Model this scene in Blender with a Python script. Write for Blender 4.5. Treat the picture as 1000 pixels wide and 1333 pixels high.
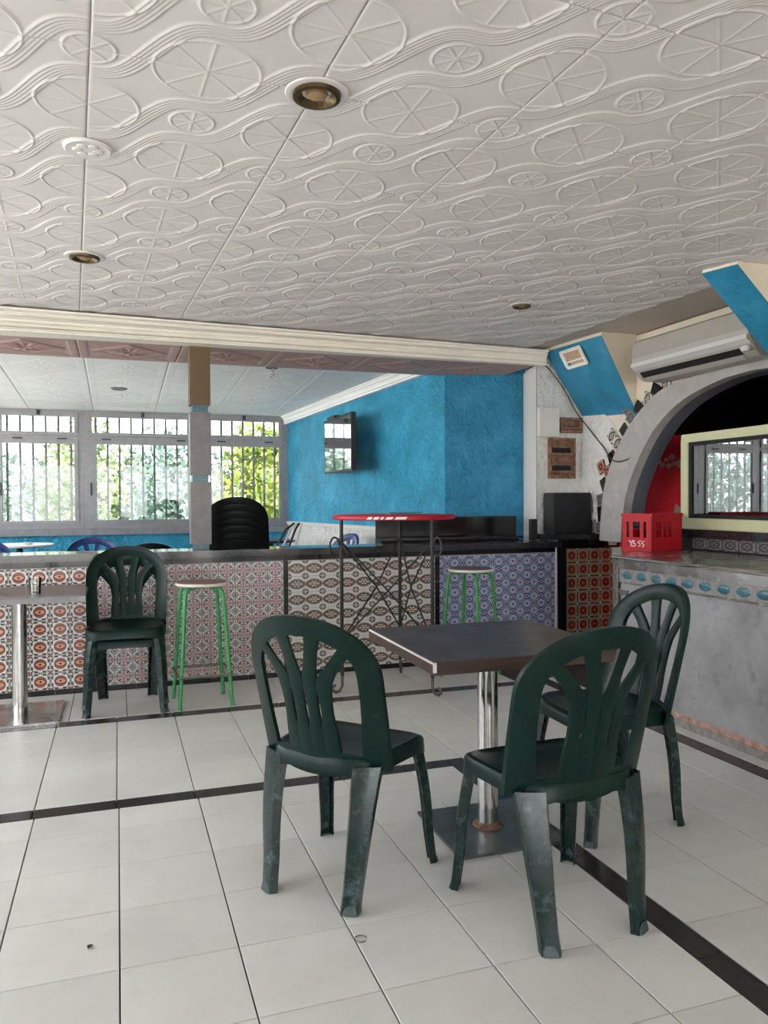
import bpy, bmesh, math, random
import numpy as np
from mathutils import Vector, Matrix
random.seed(7); np.random.seed(7)
PI = math.pi
for o in list(bpy.data.objects): bpy.data.objects.remove(o)
SC = bpy.context.scene
COL = SC.collection

# ------------------------------------------------------------ camera
cam_d = bpy.data.cameras.new('camera'); cam = bpy.data.objects.new('camera', cam_d); COL.objects.link(cam)
cam_d.sensor_fit = 'VERTICAL'; cam_d.sensor_height = 36.0; cam_d.lens = 36.0*1012/1333
cam_d.clip_start = .05; cam_d.clip_end = 200
_R = Vector((0.94593072, -0.32432718, -0.00519128)); _U = Vector((0.01020633, 0.01376377, 0.99985318)); _F = Vector((0.32420812, 0.94584483, -0.01632976))
M = Matrix.Identity(4)
for i in range(3):
    M[i][0] = _R[i]; M[i][1] = _U[i]; M[i][2] = -_F[i]
M[2][3] = 1.3168
cam.matrix_world = M
SC.camera = cam
# ------------------------------------------------------------ world, sun, exposure
w = bpy.data.worlds.new('sky'); SC.world = w; w.use_nodes = True
bg = w.node_tree.nodes['Background']; bg.inputs[0].default_value = (.93, .965, 1, 1); bg.inputs[1].default_value = 5.6
sd = bpy.data.lights.new('sun', 'SUN'); sd.energy = 14; sd.angle = .02; sd.color = (1, .95, .86)
sun = bpy.data.objects.new('sun', sd); COL.objects.link(sun); sun.rotation_euler = (math.radians(32), 0, math.radians(28))
SC.view_settings.view_transform = 'Standard'; SC.view_settings.look = 'None'
SC.view_settings.exposure = 0.50; SC.view_settings.gamma = 1; SC.view_settings.use_curve_mapping = False

# ------------------------------------------------------------ mesh helpers
class MB:
    def __init__(s): s.v = []; s.f = []; s.uv = None
    def add(s, vs, fs):
        n = len(s.v); s.v += [tuple(p) for p in vs]; s.f += [tuple(n+i for i in q) for q in fs]; return s
    def box(s, x0, x1, y0, y1, z0, z1):
        return s.add([(x0,y0,z0),(x1,y0,z0),(x1,y1,z0),(x0,y1,z0),(x0,y0,z1),(x1,y0,z1),(x1,y1,z1),(x0,y1,z1)],
            [(0,3,2,1),(4,5,6,7),(0,1,5,4),(1,2,6,5),(2,3,7,6),(3,0,4,7)])
    def prism(s, poly, fn, d0, d1):
        # poly: 2d points; fn(a,b,d)->3d
        n = len(poly)
        vs = [fn(a,b,d0) for a,b in poly]+[fn(a,b,d1) for a,b in poly]
        fs = [tuple(range(n))[::-1], tuple(range(n,2*n))]+[(i,(i+1)%n,n+(i+1)%n,n+i) for i in range(n)]
        return s.add(vs, fs)
    def loft(s, rings, cap=True, closed=True):
        n = len(rings[0]); vs = [p for r in rings for p in r]; fs = []
        for k in range(len(rings)-1):
            for i in range(n if closed else n-1):
                j = (i+1) % n; fs.append((k*n+i, k*n+j, (k+1)*n+j, (k+1)*n+i))
        if cap: fs += [tuple(range(n))[::-1], tuple(range((len(rings)-1)*n, len(rings)*n))]
        return s.add(vs, fs)
    def tube(s, path, r, n=8, cap=True, loop=False):
        path = [Vector(p) for p in path]; rings = []; m = len(path); up = None
        rs = r if hasattr(r, '__len__') else [r]*m
        for i, p in enumerate(path):
            if loop: t = path[(i+1)%m]-path[i-1]
            else: t = path[min(i+1,m-1)]-path[max(i-1,0)]
            t.normalize()
            if up is None: up = Vector((0,0,1)) if abs(t.z) < .9 else Vector((1,0,0))
            a = t.cross(up); a.normalize(); b = a.cross(t); b.normalize(); up = b
            rings.append([p+a*math.cos(q)*rs[i]+b*math.sin(q)*rs[i] for q in [2*PI*k/n for k in range(n)]])
        if loop: rings.append(rings[0]); cap = False
        return s.loft(rings, cap)
    def cyl(s, c, r, z0, z1, n=24, r2=None):
        r2 = r if r2 is None else r2
        return s.loft([[(c[0]+a*math.cos(q), c[1]+a*math.sin(q), z) for q in [2*PI*k/n for k in range(n)]] for a, z in ((r,z0),(r2,z1))])
    def lathe(s, prof, n=24, c=(0,0,0)):
        return s.loft([[(c[0]+r*math.cos(q), c[1]+r*math.sin(q), c[2]+z) for q in [2*PI*k/n for k in range(n)]] for r, z in prof], cap=False)
    def mesh(s, name, mat, smooth=False, bevel=0):
        me = bpy.data.meshes.new(name); me.from_pydata(s.v, [], s.f); me.update()
        bm = bmesh.new(); bm.from_mesh(me); bmesh.ops.remove_doubles(bm, verts=bm.verts, dist=1e-6)
        bmesh.ops.recalc_face_normals(bm, faces=bm.faces)
        if bevel:
            bmesh.ops.bevel(bm, geom=[e for e in bm.edges if e.calc_face_angle(0) > .5], offset=bevel, segments=2, affect='EDGES', clamp_overlap=True)
        bm.to_mesh(me); bm.free()
        if smooth:
            me.polygons.foreach_set('use_smooth', [True]*len(me.polygons)); 
            try: me.set_sharp_from_angle(angle=math.radians(38))
            except Exception: pass
        if mat: me.materials.append(mat)
        return me
def link(o, parent=None):
    COL.objects.link(o)
    if parent is not None: o.parent = parent
    return o
def tag(o, label=None, cat=None, group=None, kind=None):
    if label: o['label'] = label
    if cat: o['category'] = cat
    if group: o['group'] = group
    if kind: o['kind'] = kind
    return o
def ob(name, mb, mat, parent=None, label=None, cat=None, smooth=False, bevel=0, kind=None, group=None, loc=None, rotz=None):
    me = mb.mesh(name, mat, smooth, bevel) if isinstance(mb, MB) else mb
    o = link(bpy.data.objects.new(name, me), parent)
    if loc: o.location = loc
    if rotz is not None: o.rotation_euler = (0,0,rotz)
    return tag(o, label, cat, group, kind)
def thing(name, label, cat, loc=(0,0,0), rotz=0, group=None):
    o = link(bpy.data.objects.new(name, None)); o.location = loc; o.rotation_euler = (0,0,rotz); o.empty_display_size = .1
    return tag(o, label, cat, group)
def dup(root, loc, rotz, label, group=None):
    r = root.copy(); COL.objects.link(r); r.location = loc; r.rotation_euler = (0,0,rotz); r['label'] = label
    if group: r['group'] = group
    for ch in list(root.children):
        c = ch.copy(); COL.objects.link(c); c.parent = r
        for g in ch.children:
            d = g.copy(); COL.objects.link(d); d.parent = c
    return r

# ------------------------------------------------------------ node helpers
class E:
    """tiny maths-on-sockets compiler for procedural materials"""
    nt = None
    def __init__(s, k): s.k = k
    @staticmethod
    def m(op, *a, clamp=False):
        n = E.nt.nodes.new('ShaderNodeMath'); n.operation = op; n.use_clamp = clamp
        for i, x in enumerate(a):
            x = x.k if isinstance(x, E) else x
            if isinstance(x, (int, float)): n.inputs[i].default_value = x
            else: E.nt.links.new(x, n.inputs[i])
        return E(n.outputs[0])
    def __add__(s, o): return E.m('ADD', s, o)
    __radd__ = __add__
    def __sub__(s, o): return E.m('SUBTRACT', s, o)
    def __rsub__(s, o): return E.m('SUBTRACT', o, s)
    def __mul__(s, o): return E.m('MULTIPLY', s, o)
    __rmul__ = __mul__
    def __truediv__(s, o): return E.m('DIVIDE', s, o)
    def lt(s, o): return E.m('LESS_THAN', s, o)
    def gt(s, o): return E.m('GREATER_THAN', s, o)
def eabs(x): return E.m('ABSOLUTE', x)
def emin(a, b): return E.m('MINIMUM', a, b)
def emax(a, b): return E.m('MAXIMUM', a, b)
def elen(a, b): return E.m('SQRT', a*a+b*b)
def mixc(f, a, b):
    n = E.nt.nodes.new('ShaderNodeMix'); n.data_type = 'RGBA'
    for i, x in ((0, f), (6, a), (7, b)):
        x = x.k if isinstance(x, E) else x
        if isinstance(x, (int, float)): n.inputs[i].default_value = x
        elif isinstance(x, tuple): n.inputs[i].default_value = (*x[:3], 1)
        else: E.nt.links.new(x, n.inputs[i])
    return n.outputs[2]
def new_mat(name):
    m = bpy.data.materials.new(name); m.use_nodes = True; E.nt = m.node_tree
    return m, m.node_tree.nodes['Principled BSDF']
def tex_coord(kind='Object'):
    return E.nt.nodes.new('ShaderNodeTexCoord').outputs[kind]
def noise(scale, detail=3, rough=.55, vec=None, dist=0):
    n = E.nt.nodes.new('ShaderNodeTexNoise'); n.inputs['Scale'].default_value = scale; n.inputs['Detail'].default_value = detail
    n.inputs['Roughness'].default_value = rough; n.inputs['Distortion'].default_value = dist
    E.nt.links.new(vec if vec is not None else tex_coord(), n.inputs['Vector']); return n.outputs['Fac']
def world_pos():
    return E.nt.nodes.new('ShaderNodeNewGeometry').outputs['Position']
def ramp(x, stops):
    n = E.nt.nodes.new('ShaderNodeValToRGB'); E.nt.links.new(x.k if isinstance(x, E) else x, n.inputs[0])
    cr = n.color_ramp
    while len(cr.elements) < len(stops): cr.elements.new(.5)
    for e, (p, c) in zip(cr.elements, stops): e.position = p; e.color = (*c, 1) if len(c) == 3 else c
    return n.outputs[0]
def bump(b, h, strength=.3, dist=.01):
    n = E.nt.nodes.new('ShaderNodeBump'); n.inputs['Strength'].default_value = strength; n.inputs['Distance'].default_value = dist
    E.nt.links.new(h.k if isinstance(h, E) else h, n.inputs['Height']); E.nt.links.new(n.outputs[0], b.inputs['Normal'])
def mat(name, col, rough=.5, metal=0, var=0, vscale=8, bmp=0, bscale=40, bdist=.004, spec=.5, coat=0, wear=None, wscale=12, wthr=.62, rvar=0):
    m, b = new_mat(name)
    b.inputs['Roughness'].default_value = rough; b.inputs['Metallic'].default_value = metal
    b.inputs['Specular IOR Level'].default_value = spec; b.inputs['Coat Weight'].default_value = coat
    c = col
    if var:
        nf = noise(vscale, 4, vec=world_pos())
        c = ramp(nf, [(.3, tuple(x*(1-var) for x in col)), (.7, tuple(min(1, x*(1+var)) for x in col))])
    if wear:
        nf = noise(wscale, 6, .7, vec=world_pos())
        f = ramp(nf, [(wthr, (0,0,0)), (min(1, wthr+.12), (1,1,1))])
        sep = E.nt.nodes.new('ShaderNodeSeparateColor'); E.nt.links.new(f, sep.inputs[0])
        c = mixc(E(sep.outputs[0])*wear[1], c if not isinstance(c, tuple) else c, wear[0])
    if isinstance(c, tuple): b.inputs['Base Color'].default_value = (*c, 1)
    else: E.nt.links.new(c, b.inputs['Base Color'])
    if rvar:
        nf = noise(vscale*1.7, 4, vec=world_pos())
        E.nt.links.new((E(nf)*rvar+(rough-rvar*.5)).k, b.inputs['Roughness'])
    if bmp: bump(b, noise(bscale, 5, vec=world_pos()), bmp, bdist)
    return m
def s2l(r, g, b):
    f = lambda c: c/12.92 if c <= .04045 else ((c+.055)/1.055)**2.4
    return (f(r/255), f(g/255), f(b/255))

# ------------------------------------------------------------ materials
m_green = mat('green_plastic', (.0024,.0165,.0130), .36, spec=.22, var=.25, vscale=9, wear=((.10,.15,.14), .22), wscale=22, wthr=.62, bmp=.15, bscale=60, bdist=.002, rvar=.2)
m_leg = mat('green_plastic_worn_sheen', (.003,.018,.0155), .26, spec=.5, var=.3, vscale=14, wear=((.13,.19,.21), .38), wscale=15, wthr=.55, bmp=.15, bscale=60, bdist=.002, rvar=.25)  # scuffs, with the pale blotches strengthened to suggest bluish sky sheen
m_foot = mat('scuffed_plastic', (.045,.065,.07), .5, var=.4, vscale=60)
m_blackpl = mat('black_plastic', (.004,.006,.006), .34, spec=.3, var=.2)
m_bluepl = mat('blue_plastic', (.012,.035,.16), .35, var=.2)
m_wood = None
m_chrome = mat('chrome', (.62,.61,.60), .13, 1, var=.12, vscale=30, rvar=.15)
m_steel = mat('worn_steel', (.46,.455,.45), .26, 1, var=.3, vscale=5, rvar=.2, wear=((.16,.15,.14), .35), wscale=6, wthr=.60)
m_plate = mat('steel_plate', (.085,.10,.105), .32, .35, var=.35, vscale=12, rvar=.2, wear=((.35,.33,.30), .5), wscale=18, wthr=.66)
m_plate_edge = mat('plate_edge', (.16,.16,.165), .5, .3, var=.3, vscale=20)
m_white = mat('white_edge', (.72,.66,.62), .45, var=.1)
m_iron = mat('black_iron', (.015,.014,.014), .45, .2, bmp=.3, bscale=120)
m_iron_worn = mat('worn_iron', (.10,.09,.085), .4, .6, var=.4, vscale=60)
m_greenpaint = mat('green_paint', (.035,.30,.09), .4, var=.2, vscale=30, wear=((.12,.10,.07), .7), wscale=40, wthr=.66)
m_greenpaint2 = mat('deep_green_paint', (.03,.24,.035), .4, var=.2, vscale=30)
m_rust = mat('worn_metal', (.16,.15,.12), .55, .3, var=.4, vscale=50)
m_seatwood = mat('stool_seat_top', (.20,.11,.10), .4, var=.2, vscale=25)
m_redf = mat('red_fridge_paint', (.85,.012,.035), .5, spec=.2)
m_red = mat('red_laminate', (.52,.008,.028), .4, spec=.3)
m_redpl = mat('red_crate_plastic', (.45,.008,.018), .45, spec=.3, var=.12, vscale=14)
m_granite = mat('black_granite', (.022,.023,.026), .12, var=.45, vscale=90, spec=.6, rvar=.08)
m_blacktile = mat('black_glazed_tile', (.008,.008,.009), .12, var=.3, vscale=30, bmp=.05)
m_grout = mat('pale_grout', (.42,.40,.38), .9, var=.15)
m_grout_dark = mat('floor_grout', (.055,.05,.045), .95, var=.3, vscale=10)
m_stucco = mat('white_stucco', (.82,.80,.77), .85, var=.06, vscale=6, bmp=1, bscale=16, bdist=.06)
m_cream = mat('cream_plaster', (.74,.67,.54), .7, var=.06, vscale=3, bmp=.1, bscale=60)
m_whitepaint = mat('white_paint', (.74,.71,.67), .6, var=.05, vscale=4, bmp=.1)
m_ceil_border = mat('ceiling_plaster', (.62,.55,.49), .9, var=.05, vscale=3, bmp=.2, bscale=50)
m_cornice = mat('cream_cornice', (.92,.87,.78), .6, var=.04, vscale=5)
m_ceil = mat('ceiling_gypsum', (.80,.775,.755), .62, var=.04, vscale=2.5)
m_ceil_back = mat('white_gypsum', (.92,.915,.91), .6, var=.03, vscale=2.5)
m_pink = mat('pink_gypsum', (.50,.33,.30), .6, var=.1, vscale=9)
m_arch = mat('grey_render', (.42,.40,.38), .85, var=.12, vscale=10, bmp=.5, bscale=90, bdist=.006)
m_arch_in = mat('blue_grey_paint', (.12,.135,.17), .6, var=.08)
m_tan = mat('tan_paint', (.125,.08,.036), .6, var=.08, vscale=12)
m_greycol = mat('grey_metallic_paint', (.15,.138,.138), .4, .2, var=.15, vscale=16)
m_alu = mat('window_aluminium', (.27,.27,.28), .4, .4, var=.1, vscale=14)
m_alu_dark = mat('dark_metal', (.03,.03,.035), .5)
m_bars = mat('window_bar', (.14,.14,.15), .5, .1)
m_sill = mat('grey_sill', (.24,.25,.28), .7, var=.15, vscale=12)
m_ac = mat('air_conditioner_plastic', (.40,.375,.34), .35, var=.05)
m_ac_lo = mat('air_conditioner_front_lip', (.58,.58,.57), .35)
m_dark = mat('dark_void', (.006,.006,.007), .7)
m_black = mat('black_speaker', (.010,.010,.012), .5, bmp=.2, bscale=300, bdist=.001)
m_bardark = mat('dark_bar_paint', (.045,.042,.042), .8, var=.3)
m_teal = mat('dark_teal_paint', (.01,.03,.035), .6)
m_coolerfr = mat('cream_yellow_frame', (.60,.60,.37), .4, var=.04)
m_cool_in = mat('cooler_inside', (.05,.055,.06), .5)
m_brown = mat('brown_niche_wood', (.22,.12,.075), .75, var=.5, vscale=22, bmp=.4)
m_marble = mat('white_table_top', (.70,.69,.67), .3, var=.06)
m_brass = mat('aged_brass', (.13,.09,.045), .35, .8, var=.3, vscale=60)
m_bulb = mat('frosted_lamp_glass', (.42,.27,.15), .35)
m_turq = mat('turquoise_glaze', (.04,.125,.165), .3, var=.3, vscale=40)
m_cement = mat('grey_cement', (.27,.265,.275), .8, var=.22, vscale=5, bmp=.35, bscale=35, wear=((.10,.10,.10), .55), wscale=6, wthr=.57)
m_strip = mat('worn_cement_strip', (.23,.215,.205), .6, var=.3, vscale=25)
m_redbrick = mat('broken_red_edge', (.42,.25,.20), .8, var=.4, vscale=25, bmp=.5)
m_leaf3 = mat('leaf_yellow_green', (.20,.26,.03), .6, var=.5, vscale=3)
m_leaf = mat('leaf_green', (.20,.27,.11), .6, var=.5, vscale=3)
m_leaf2 = mat('leaf_dark_green', (.13,.21,.16), .6, var=.5, vscale=3)
m_bark = mat('bark', (.10,.07,.05), .9, var=.3)
m_ground = mat('sunlit_ground', (.62,.60,.56), .9, var=.1)
m_outwall = mat('pale_garden_wall', (.55,.58,.62), .9, var=.1)
m_bottle = mat('brown_bottle_glass', (.05,.02,.008), .1, spec=.8)
m_bottle_g = mat('green_bottle_glass', (.01,.06,.02), .1, spec=.8)
m_can_r = mat('red_can', (.5,.02,.02), .3, .3); m_can_b = mat('blue_can', (.03,.10,.45), .3, .3); m_can_w = mat('pale_can', (.6,.6,.58), .3, .2)
m_decal = mat('pale_print', (.62,.30,.28), .5)
m_decal2 = mat('beige_print', (.45,.33,.22), .5)
m_logo = mat('white_print', (.85,.80,.80), .5)
m_wire = mat('black_cable', (.01,.01,.01), .5)

def blue_mat(name, col, b_str):
    m, b = new_mat(name); wp = world_pos()
    n1 = noise(3.2, 5, .6, wp); n2 = noise(22, 4, .6, wp, .6)
    c = ramp(n1, [(.32, tuple(x*.78 for x in col)), (.5, col), (.72, tuple(min(1, x*1.2+.03) for x in col))])
    E.nt.links.new(c, b.inputs['Base Color']); b.inputs['Roughness'].default_value = .55
    bump(b, E(n2)*.7+E(noise(9, 3, .5, wp))*.8, b_str, .06)
    return m
m_blue = blue_mat('blue_stucco', (.030,.36,.58), 1.0)
m_blue2 = blue_mat('shaded_blue_stucco', (.022,.25,.44), .9)  # same blue stucco, darkened in colour for the less lit panel
m_blue3 = blue_mat('blue_painted_corbel', (.018,.22,.38), .25)

def glass_mat(name, tint=(1,1,1), refl=1.0, rough=.0):
    m, b = new_mat(name); nt = m.node_tree; nt.nodes.remove(b)
    t = nt.nodes.new('ShaderNodeBsdfTransparent'); t.inputs[0].default_value = (*tint, 1)
    g = nt.nodes.new('ShaderNodeBsdfGlossy'); g.inputs['Roughness'].default_value = rough
    fr = nt.nodes.new('ShaderNodeFresnel'); fr.inputs[0].default_value = 1.5
    mu = nt.nodes.new('ShaderNodeMath'); mu.operation = 'MULTIPLY'; mu.use_clamp = True; mu.inputs[1].default_value = refl
    nt.links.new(fr.outputs[0], mu.inputs[0])
    mx = nt.nodes.new('ShaderNodeMixShader'); nt.links.new(mu.outputs[0], mx.inputs[0]); nt.links.new(t.outputs[0], mx.inputs[1]); nt.links.new(g.outputs[0], mx.inputs[2])
    nt.links.new(mx.outputs[0], nt.nodes['Material Output'].inputs[0]); return m
m_glass = glass_mat('window_glass', (.95,.97,.97), .8)
m_cglass = glass_mat('cooler_glass', (.55,.6,.6), 6.0, .01)
m_screen = mat('dark_screen', (.010,.010,.014), .06, spec=1.0, coat=1.0)

def floor_tile_mat(name, col, dark=False):
    m, b = new_mat(name); wp = world_pos()
    r = E.nt.nodes.new('ShaderNodeObjectInfo').outputs['Random']
    n1 = noise(2.3, 6, .6, wp); n2 = noise(1.4, 5, .7, wp, .5)
    c1 = ramp(n1, [(.3, tuple(x*.90 for x in col)), (.7, tuple(min(1, x*1.05) for x in col))])
    k = E(r)*.10+.93
    sm = E.nt.nodes.new('ShaderNodeVectorMath'); sm.operation = 'SCALE'; E.nt.links.new(c1, sm.inputs[0]); E.nt.links.new(k.k, sm.inputs['Scale'])
    c = sm.outputs[0]
    n3 = noise(34, 3, .8, wp); st = E(n3).gt(.75)
    c = mixc(st*.45, c, (.10,.08,.06) if not dark else (.2,.19,.18))
    n4 = noise(5, 6, .75, wp); c = mixc(E.m('MULTIPLY', E.m('SUBTRACT', E(n4), .55, clamp=True), 1.3, clamp=True), c, tuple(x*.62 for x in col) if not dark else (.12,.115,.11))
    E.nt.links.new(c, b.inputs['Base Color'])
    b.inputs['Specular IOR Level'].default_value = .45
    E.nt.links.new((E(n2)*.25+(.22 if not dark else .12)).k, b.inputs['Roughness'])
    return m
m_floor = floor_tile_mat('cream_floor_tile', (.675,.675,.655))
m_floor_dark = floor_tile_mat('black_border_tile', (.030,.028,.028), True)

def wood_mat():
    m, b = new_mat('dark_wood_veneer'); tc = tex_coord()
    mp = E.nt.nodes.new('ShaderNodeMapping'); mp.inputs['Scale'].default_value = (1.2, 14, 14); E.nt.links.new(tc, mp.inputs[0])
    n1 = noise(3.5, 6, .65, mp.outputs[0], .4); n2 = noise(5, 5, .7, tc)
    c = ramp(n1, [(.25, (.022,.012,.010)), (.5, (.050,.026,.020)), (.75, (.085,.042,.032))])
    c = mixc(E.m('MULTIPLY', E.m('SUBTRACT', E(n2), .56, clamp=True), .5, clamp=True), c, (.13,.11,.11))
    E.nt.links.new(c, b.inputs['Base Color'])
    E.nt.links.new((E(n2)*.3+.20).k, b.inputs['Roughness']); b.inputs['Specular IOR Level'].default_value = .6
    return m
m_wood = wood_mat()

# glazed patterned tiles: 4 + 1 designs, u,v in -1..1 over one tile
def pat(name, fn):
    m, b = new_mat(name)
    sp = E.nt.nodes.new('ShaderNodeSeparateXYZ'); E.nt.links.new(tex_coord('UV'), sp.inputs[0])
    u = E(sp.outputs[0])*2-1; v = E(sp.outputs[1])*2-1
    rnd = E(E.nt.nodes.new('ShaderNodeObjectInfo').outputs['Random'])
    E.nt.links.new(fn(u, v, rnd), b.inputs['Base Color'])
    b.inputs['Roughness'].default_value = .18; b.inputs['Specular IOR Level'].default_value = .5
    return m
W_ = (.66,.63,.60); K_ = (.02,.018,.02)
def p_eye(u, v, rnd):
    r = elen(u, v); au = eabs(u); av = eabs(v); mx_ = emax(au, av); mn_ = emin(au, av)
    warm = mixc(rnd, (.21,.042,.032), (.36,.10,.045))
    c = mixc(emin(au, av).lt(.16), W_, K_)
    c = mixc(eabs(mx_-.88).lt(.07)*mn_.lt(.60)*mn_.gt(.22), c, K_)                                  # dark cross arms
    c = mixc(emax(au, av).lt(.80)*emax(au, av).gt(.72), c, K_)
    c = mixc(emin(au, av).lt(.06), c, warm)
    c = mixc(eabs(au-.86).lt(.08)*eabs(av-.86).lt(.08), c, K_)
    c = mixc((au+av).lt(1.0), c, W_)                                        # white octagon
    c = mixc(emax(au, av).lt(.66), c, W_)
    c = mixc(r.lt(.63), c, warm)
    c = mixc(eabs(r-.60).lt(.045), c, (.16,.03,.02))
    ro = elen(u, av+.38)
    c = mixc(ro.lt(.72)*r.lt(.58), c, (.62,.30,.18))
    c = mixc(eabs(ro-.70).lt(.05)*r.lt(.60), c, (.05,.015,.015))
    c = mixc(r.lt(.13), c, (.06,.015,.01))
    c = mixc(elen(au-1.0, av-1.0).lt(.17), c, warm)
    return c
def p_pink(u, v, rnd):
    au = eabs(u); av = eabs(v); r = elen(u, v); rc = elen(au-1, av-1)
    mx = emax(au, av); mn = emin(au, av)
    P = (.47,.25,.25); G = (.085,.10,.10); Wh = (.56,.52,.50)
    c = mixc(eabs(r-.78).lt(.06), Wh, G)
    c = mixc(elen(mx-.52, mn*2.3).lt(.34), c, P)
    c = mixc(eabs(elen(mx-.52, mn*2.3)-.36).lt(.045), c, G)
    c = mixc((mn.lt(.035)*mx.lt(.8)), c, (.30,.12,.12))
    c = mixc(eabs(au-av).lt(.07)*r.gt(.30)*r.lt(.85), c, G)
    c = mixc(eabs(au-av).lt(.20)*eabs(r-.62).lt(.10), c, G)
    c = mixc(r.lt(.16), c, P)
    c = mixc(rc.lt(.36), c, Wh)
    c = mixc(eabs(rc-.31).lt(.05), c, G)
    c = mixc(rc.lt(.17), c, (.10,.16,.15))
    c = mixc(mn.gt(.0)*eabs(mx-.97).lt(.04)*mn.lt(.5), c, P)
    return c
def p_lens(u, v, rnd):
    au = eabs(u); av = eabs(v); Wh = (.62,.60,.56); O = mixc(rnd, (.50,.26,.14), (.46,.31,.27))
    d = elen(u*1.0, av+.55); rc = elen(au-1, av-1)
    c = mixc(eabs(d-1.17).lt(.05), Wh, (.10,.09,.085))
    c = mixc(d.lt(1.02), c, (.52,.46,.40))
    c = mixc(d.lt(.98)*eabs(u).gt(.42), c, O)
    c = mixc(eabs(d-1.02).lt(.07), c, K_)
    c = mixc(d.lt(1.0)*(eabs(av-au*.55).lt(.06)), c, K_)
    c = mixc(d.lt(1.0)*au.lt(.05), c, K_)
    c = mixc(elen(u, v).lt(.12), c, (.52,.46,.40))
    c = mixc(rc.lt(.34), c, (.16,.155,.15))
    c = mixc(eabs(rc-.33).lt(.04), c, K_)
    c = mixc(rc.lt(.28)*(emin(eabs(au-1), eabs(av-1)).lt(.04)), c, Wh)
    return c
def p_blue(u, v, rnd):
    au = eabs(u); av = eabs(v); mx = emax(au, av); mn = emin(au, av); r = elen(u, v); rc = elen(au-1, av-1)
    B = (.11,.09,.32); T = (.045,.20,.24); Wh = (.42,.42,.52); R_ = (.20,.06,.10)
    c = mixc(eabs(au-av).lt(.30), Wh, T)
    c = mixc(eabs(au-av).lt(.07), c, Wh)
    c = mixc(r.lt(.36), c, B)
    c = mixc(elen(u*1.5, v).lt(.34), c, Wh)
    c = mixc(elen(u*1.7, v).lt(.24), c, R_)
    c = mixc(rc.lt(.46), c, B)
    c = mixc(elen((au-1)*1.1, (av-1)*1.6).lt(.36), c, Wh)
    c = mixc(elen((au-1)*1.3, (av-1)*1.9).lt(.24), c, R_)
    c = mixc(eabs(mx-.98).lt(.12)*mn.lt(.14), c, B)
    c = mixc(eabs(mx-.55).lt(.1)*mn.lt(.09), c, (.25,.2,.5))
    return c
def p_rosette(u, v, rnd):
    r = elen(u, v); au = eabs(u); av = eabs(v); Rr = mixc(rnd, (.40,.035,.02), (.50,.08,.04)); C = (.62,.50,.36)
    c = mixc(emax(au, av).gt(.90), C, K_); c = mixc(eabs(r-.80).lt(.05), c, K_)
    c = mixc(eabs(au-av).lt(.13)*r.gt(.7), c, (.36,.30,.16))
    c = mixc(emin(au, av).lt(.13)*r.gt(.6), c, C)
    c = mixc(elen(au-1, av).lt(.17), c, Rr); c = mixc(elen(au, av-1).lt(.17), c, Rr)
    c = mixc(elen(au-1, av-1).lt(.2), c, C)
    c = mixc(r.lt(.62), c, Rr); c = mixc(eabs(r-.60).lt(.05), c, (.06,.015,.01))
    c = mixc(eabs(r-.36).lt(.07), c, (.10,.02,.015)); c = mixc(r.lt(.13), c, (.55,.32,.20))
    return c
def p_grey(u, v, rnd):
    r = elen(u, v); c = mixc(eabs(r-.6).lt(.14), (.22,.21,.21), (.07,.07,.08))
    c = mixc(r.lt(.2), c, (.07,.07,.08)); c = mixc(eabs(eabs(u)-eabs(v)).lt(.12), c, (.1,.09,.1)); return c
m_eye = pat('red_eye_tile', p_eye); m_pinkt = pat('pink_flower_tile', p_pink); m_lens = pat('lens_tile', p_lens)
m_bluet = pat('blue_star_tile', p_blue); m_ros = pat('red_rosette_tile', p_rosette); m_greyt = pat('grey_ring_tile', p_grey)

def glazed_mesh(name, w, h, m, d=.006, ch=.0025):
    """tile lying in the xz plane, face towards -y, chamfered rim, uv over the face"""
    x, z = w/2, h/2
    vs = [(-x,0,-z),(x,0,-z),(x,0,z),(-x,0,z),(-x,-d+ch,-z),(x,-d+ch,-z),(x,-d+ch,z),(-x,-d+ch,z),(-x+ch,-d,-z+ch),(x-ch,-d,-z+ch),(x-ch,-d,z-ch),(-x+ch,-d,z-ch)]
    fs = [(0,1,5,4),(1,2,6,5),(2,3,7,6),(3,0,4,7),(4,5,9,8),(5,6,10,9),(6,7,11,10),(7,4,8,11),(8,9,10,11),(3,2,1,0)]
    me = bpy.data.meshes.new(name); me.from_pydata(vs, [], fs); me.update()
    uv = me.uv_layers.new(name='UVMap')
    for l in me.loops:
        p = vs[l.vertex_index]; uv.data[l.index].uv = ((p[0]+x)/w, (p[2]+z)/h)
    me.materials.append(m); return me

# ============================================================ SETTING
def struct(name, mb, m, parent=None, **k):
    return ob(name, mb, m, parent, kind=None if parent else 'structure', **k)
# ---- floor
floor = struct('floor', MB().box(-3.6,6.6,-7.0,10.6,-.15,-.010), m_grout_dark)
XB0, XB1 = 1.553, 1.650
xs_near = [-.340+.333*i for i in range(-10, 6)]+[XB0]
ys_near = [2.290+.333*j for j in range(-18, 4)]+[3.500]
xs_far = [-1.350+.3335*i for i in range(-7, 9)]+[1.650+.3333*i for i in range(0, 4)]+[2.860]
xs_far = sorted(set(round(x,4) for x in xs_far if x < 1.5 or x >= 1.65))
ys_far = [3.603, 3.97, 4.31, 4.645, 4.875]
xs_r = [XB1, 1.983, 2.316, 2.649, 2.858]; ys_r = [2.290+.333*j for j in range(-18, 4)]+[3.603]
cells = []
def grid(xs, ys, kind):
    for a, b in zip(xs, xs[1:]):
        for c, d in zip(ys, ys[1:]): cells.append((a,b,c,d,kind))
grid(xs_near, ys_near, 0); grid(xs_far, ys_far, 0); grid(xs_r, ys_r, 0)
xo = [-3.6+.333*i for i in range(0, 21)]
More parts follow.
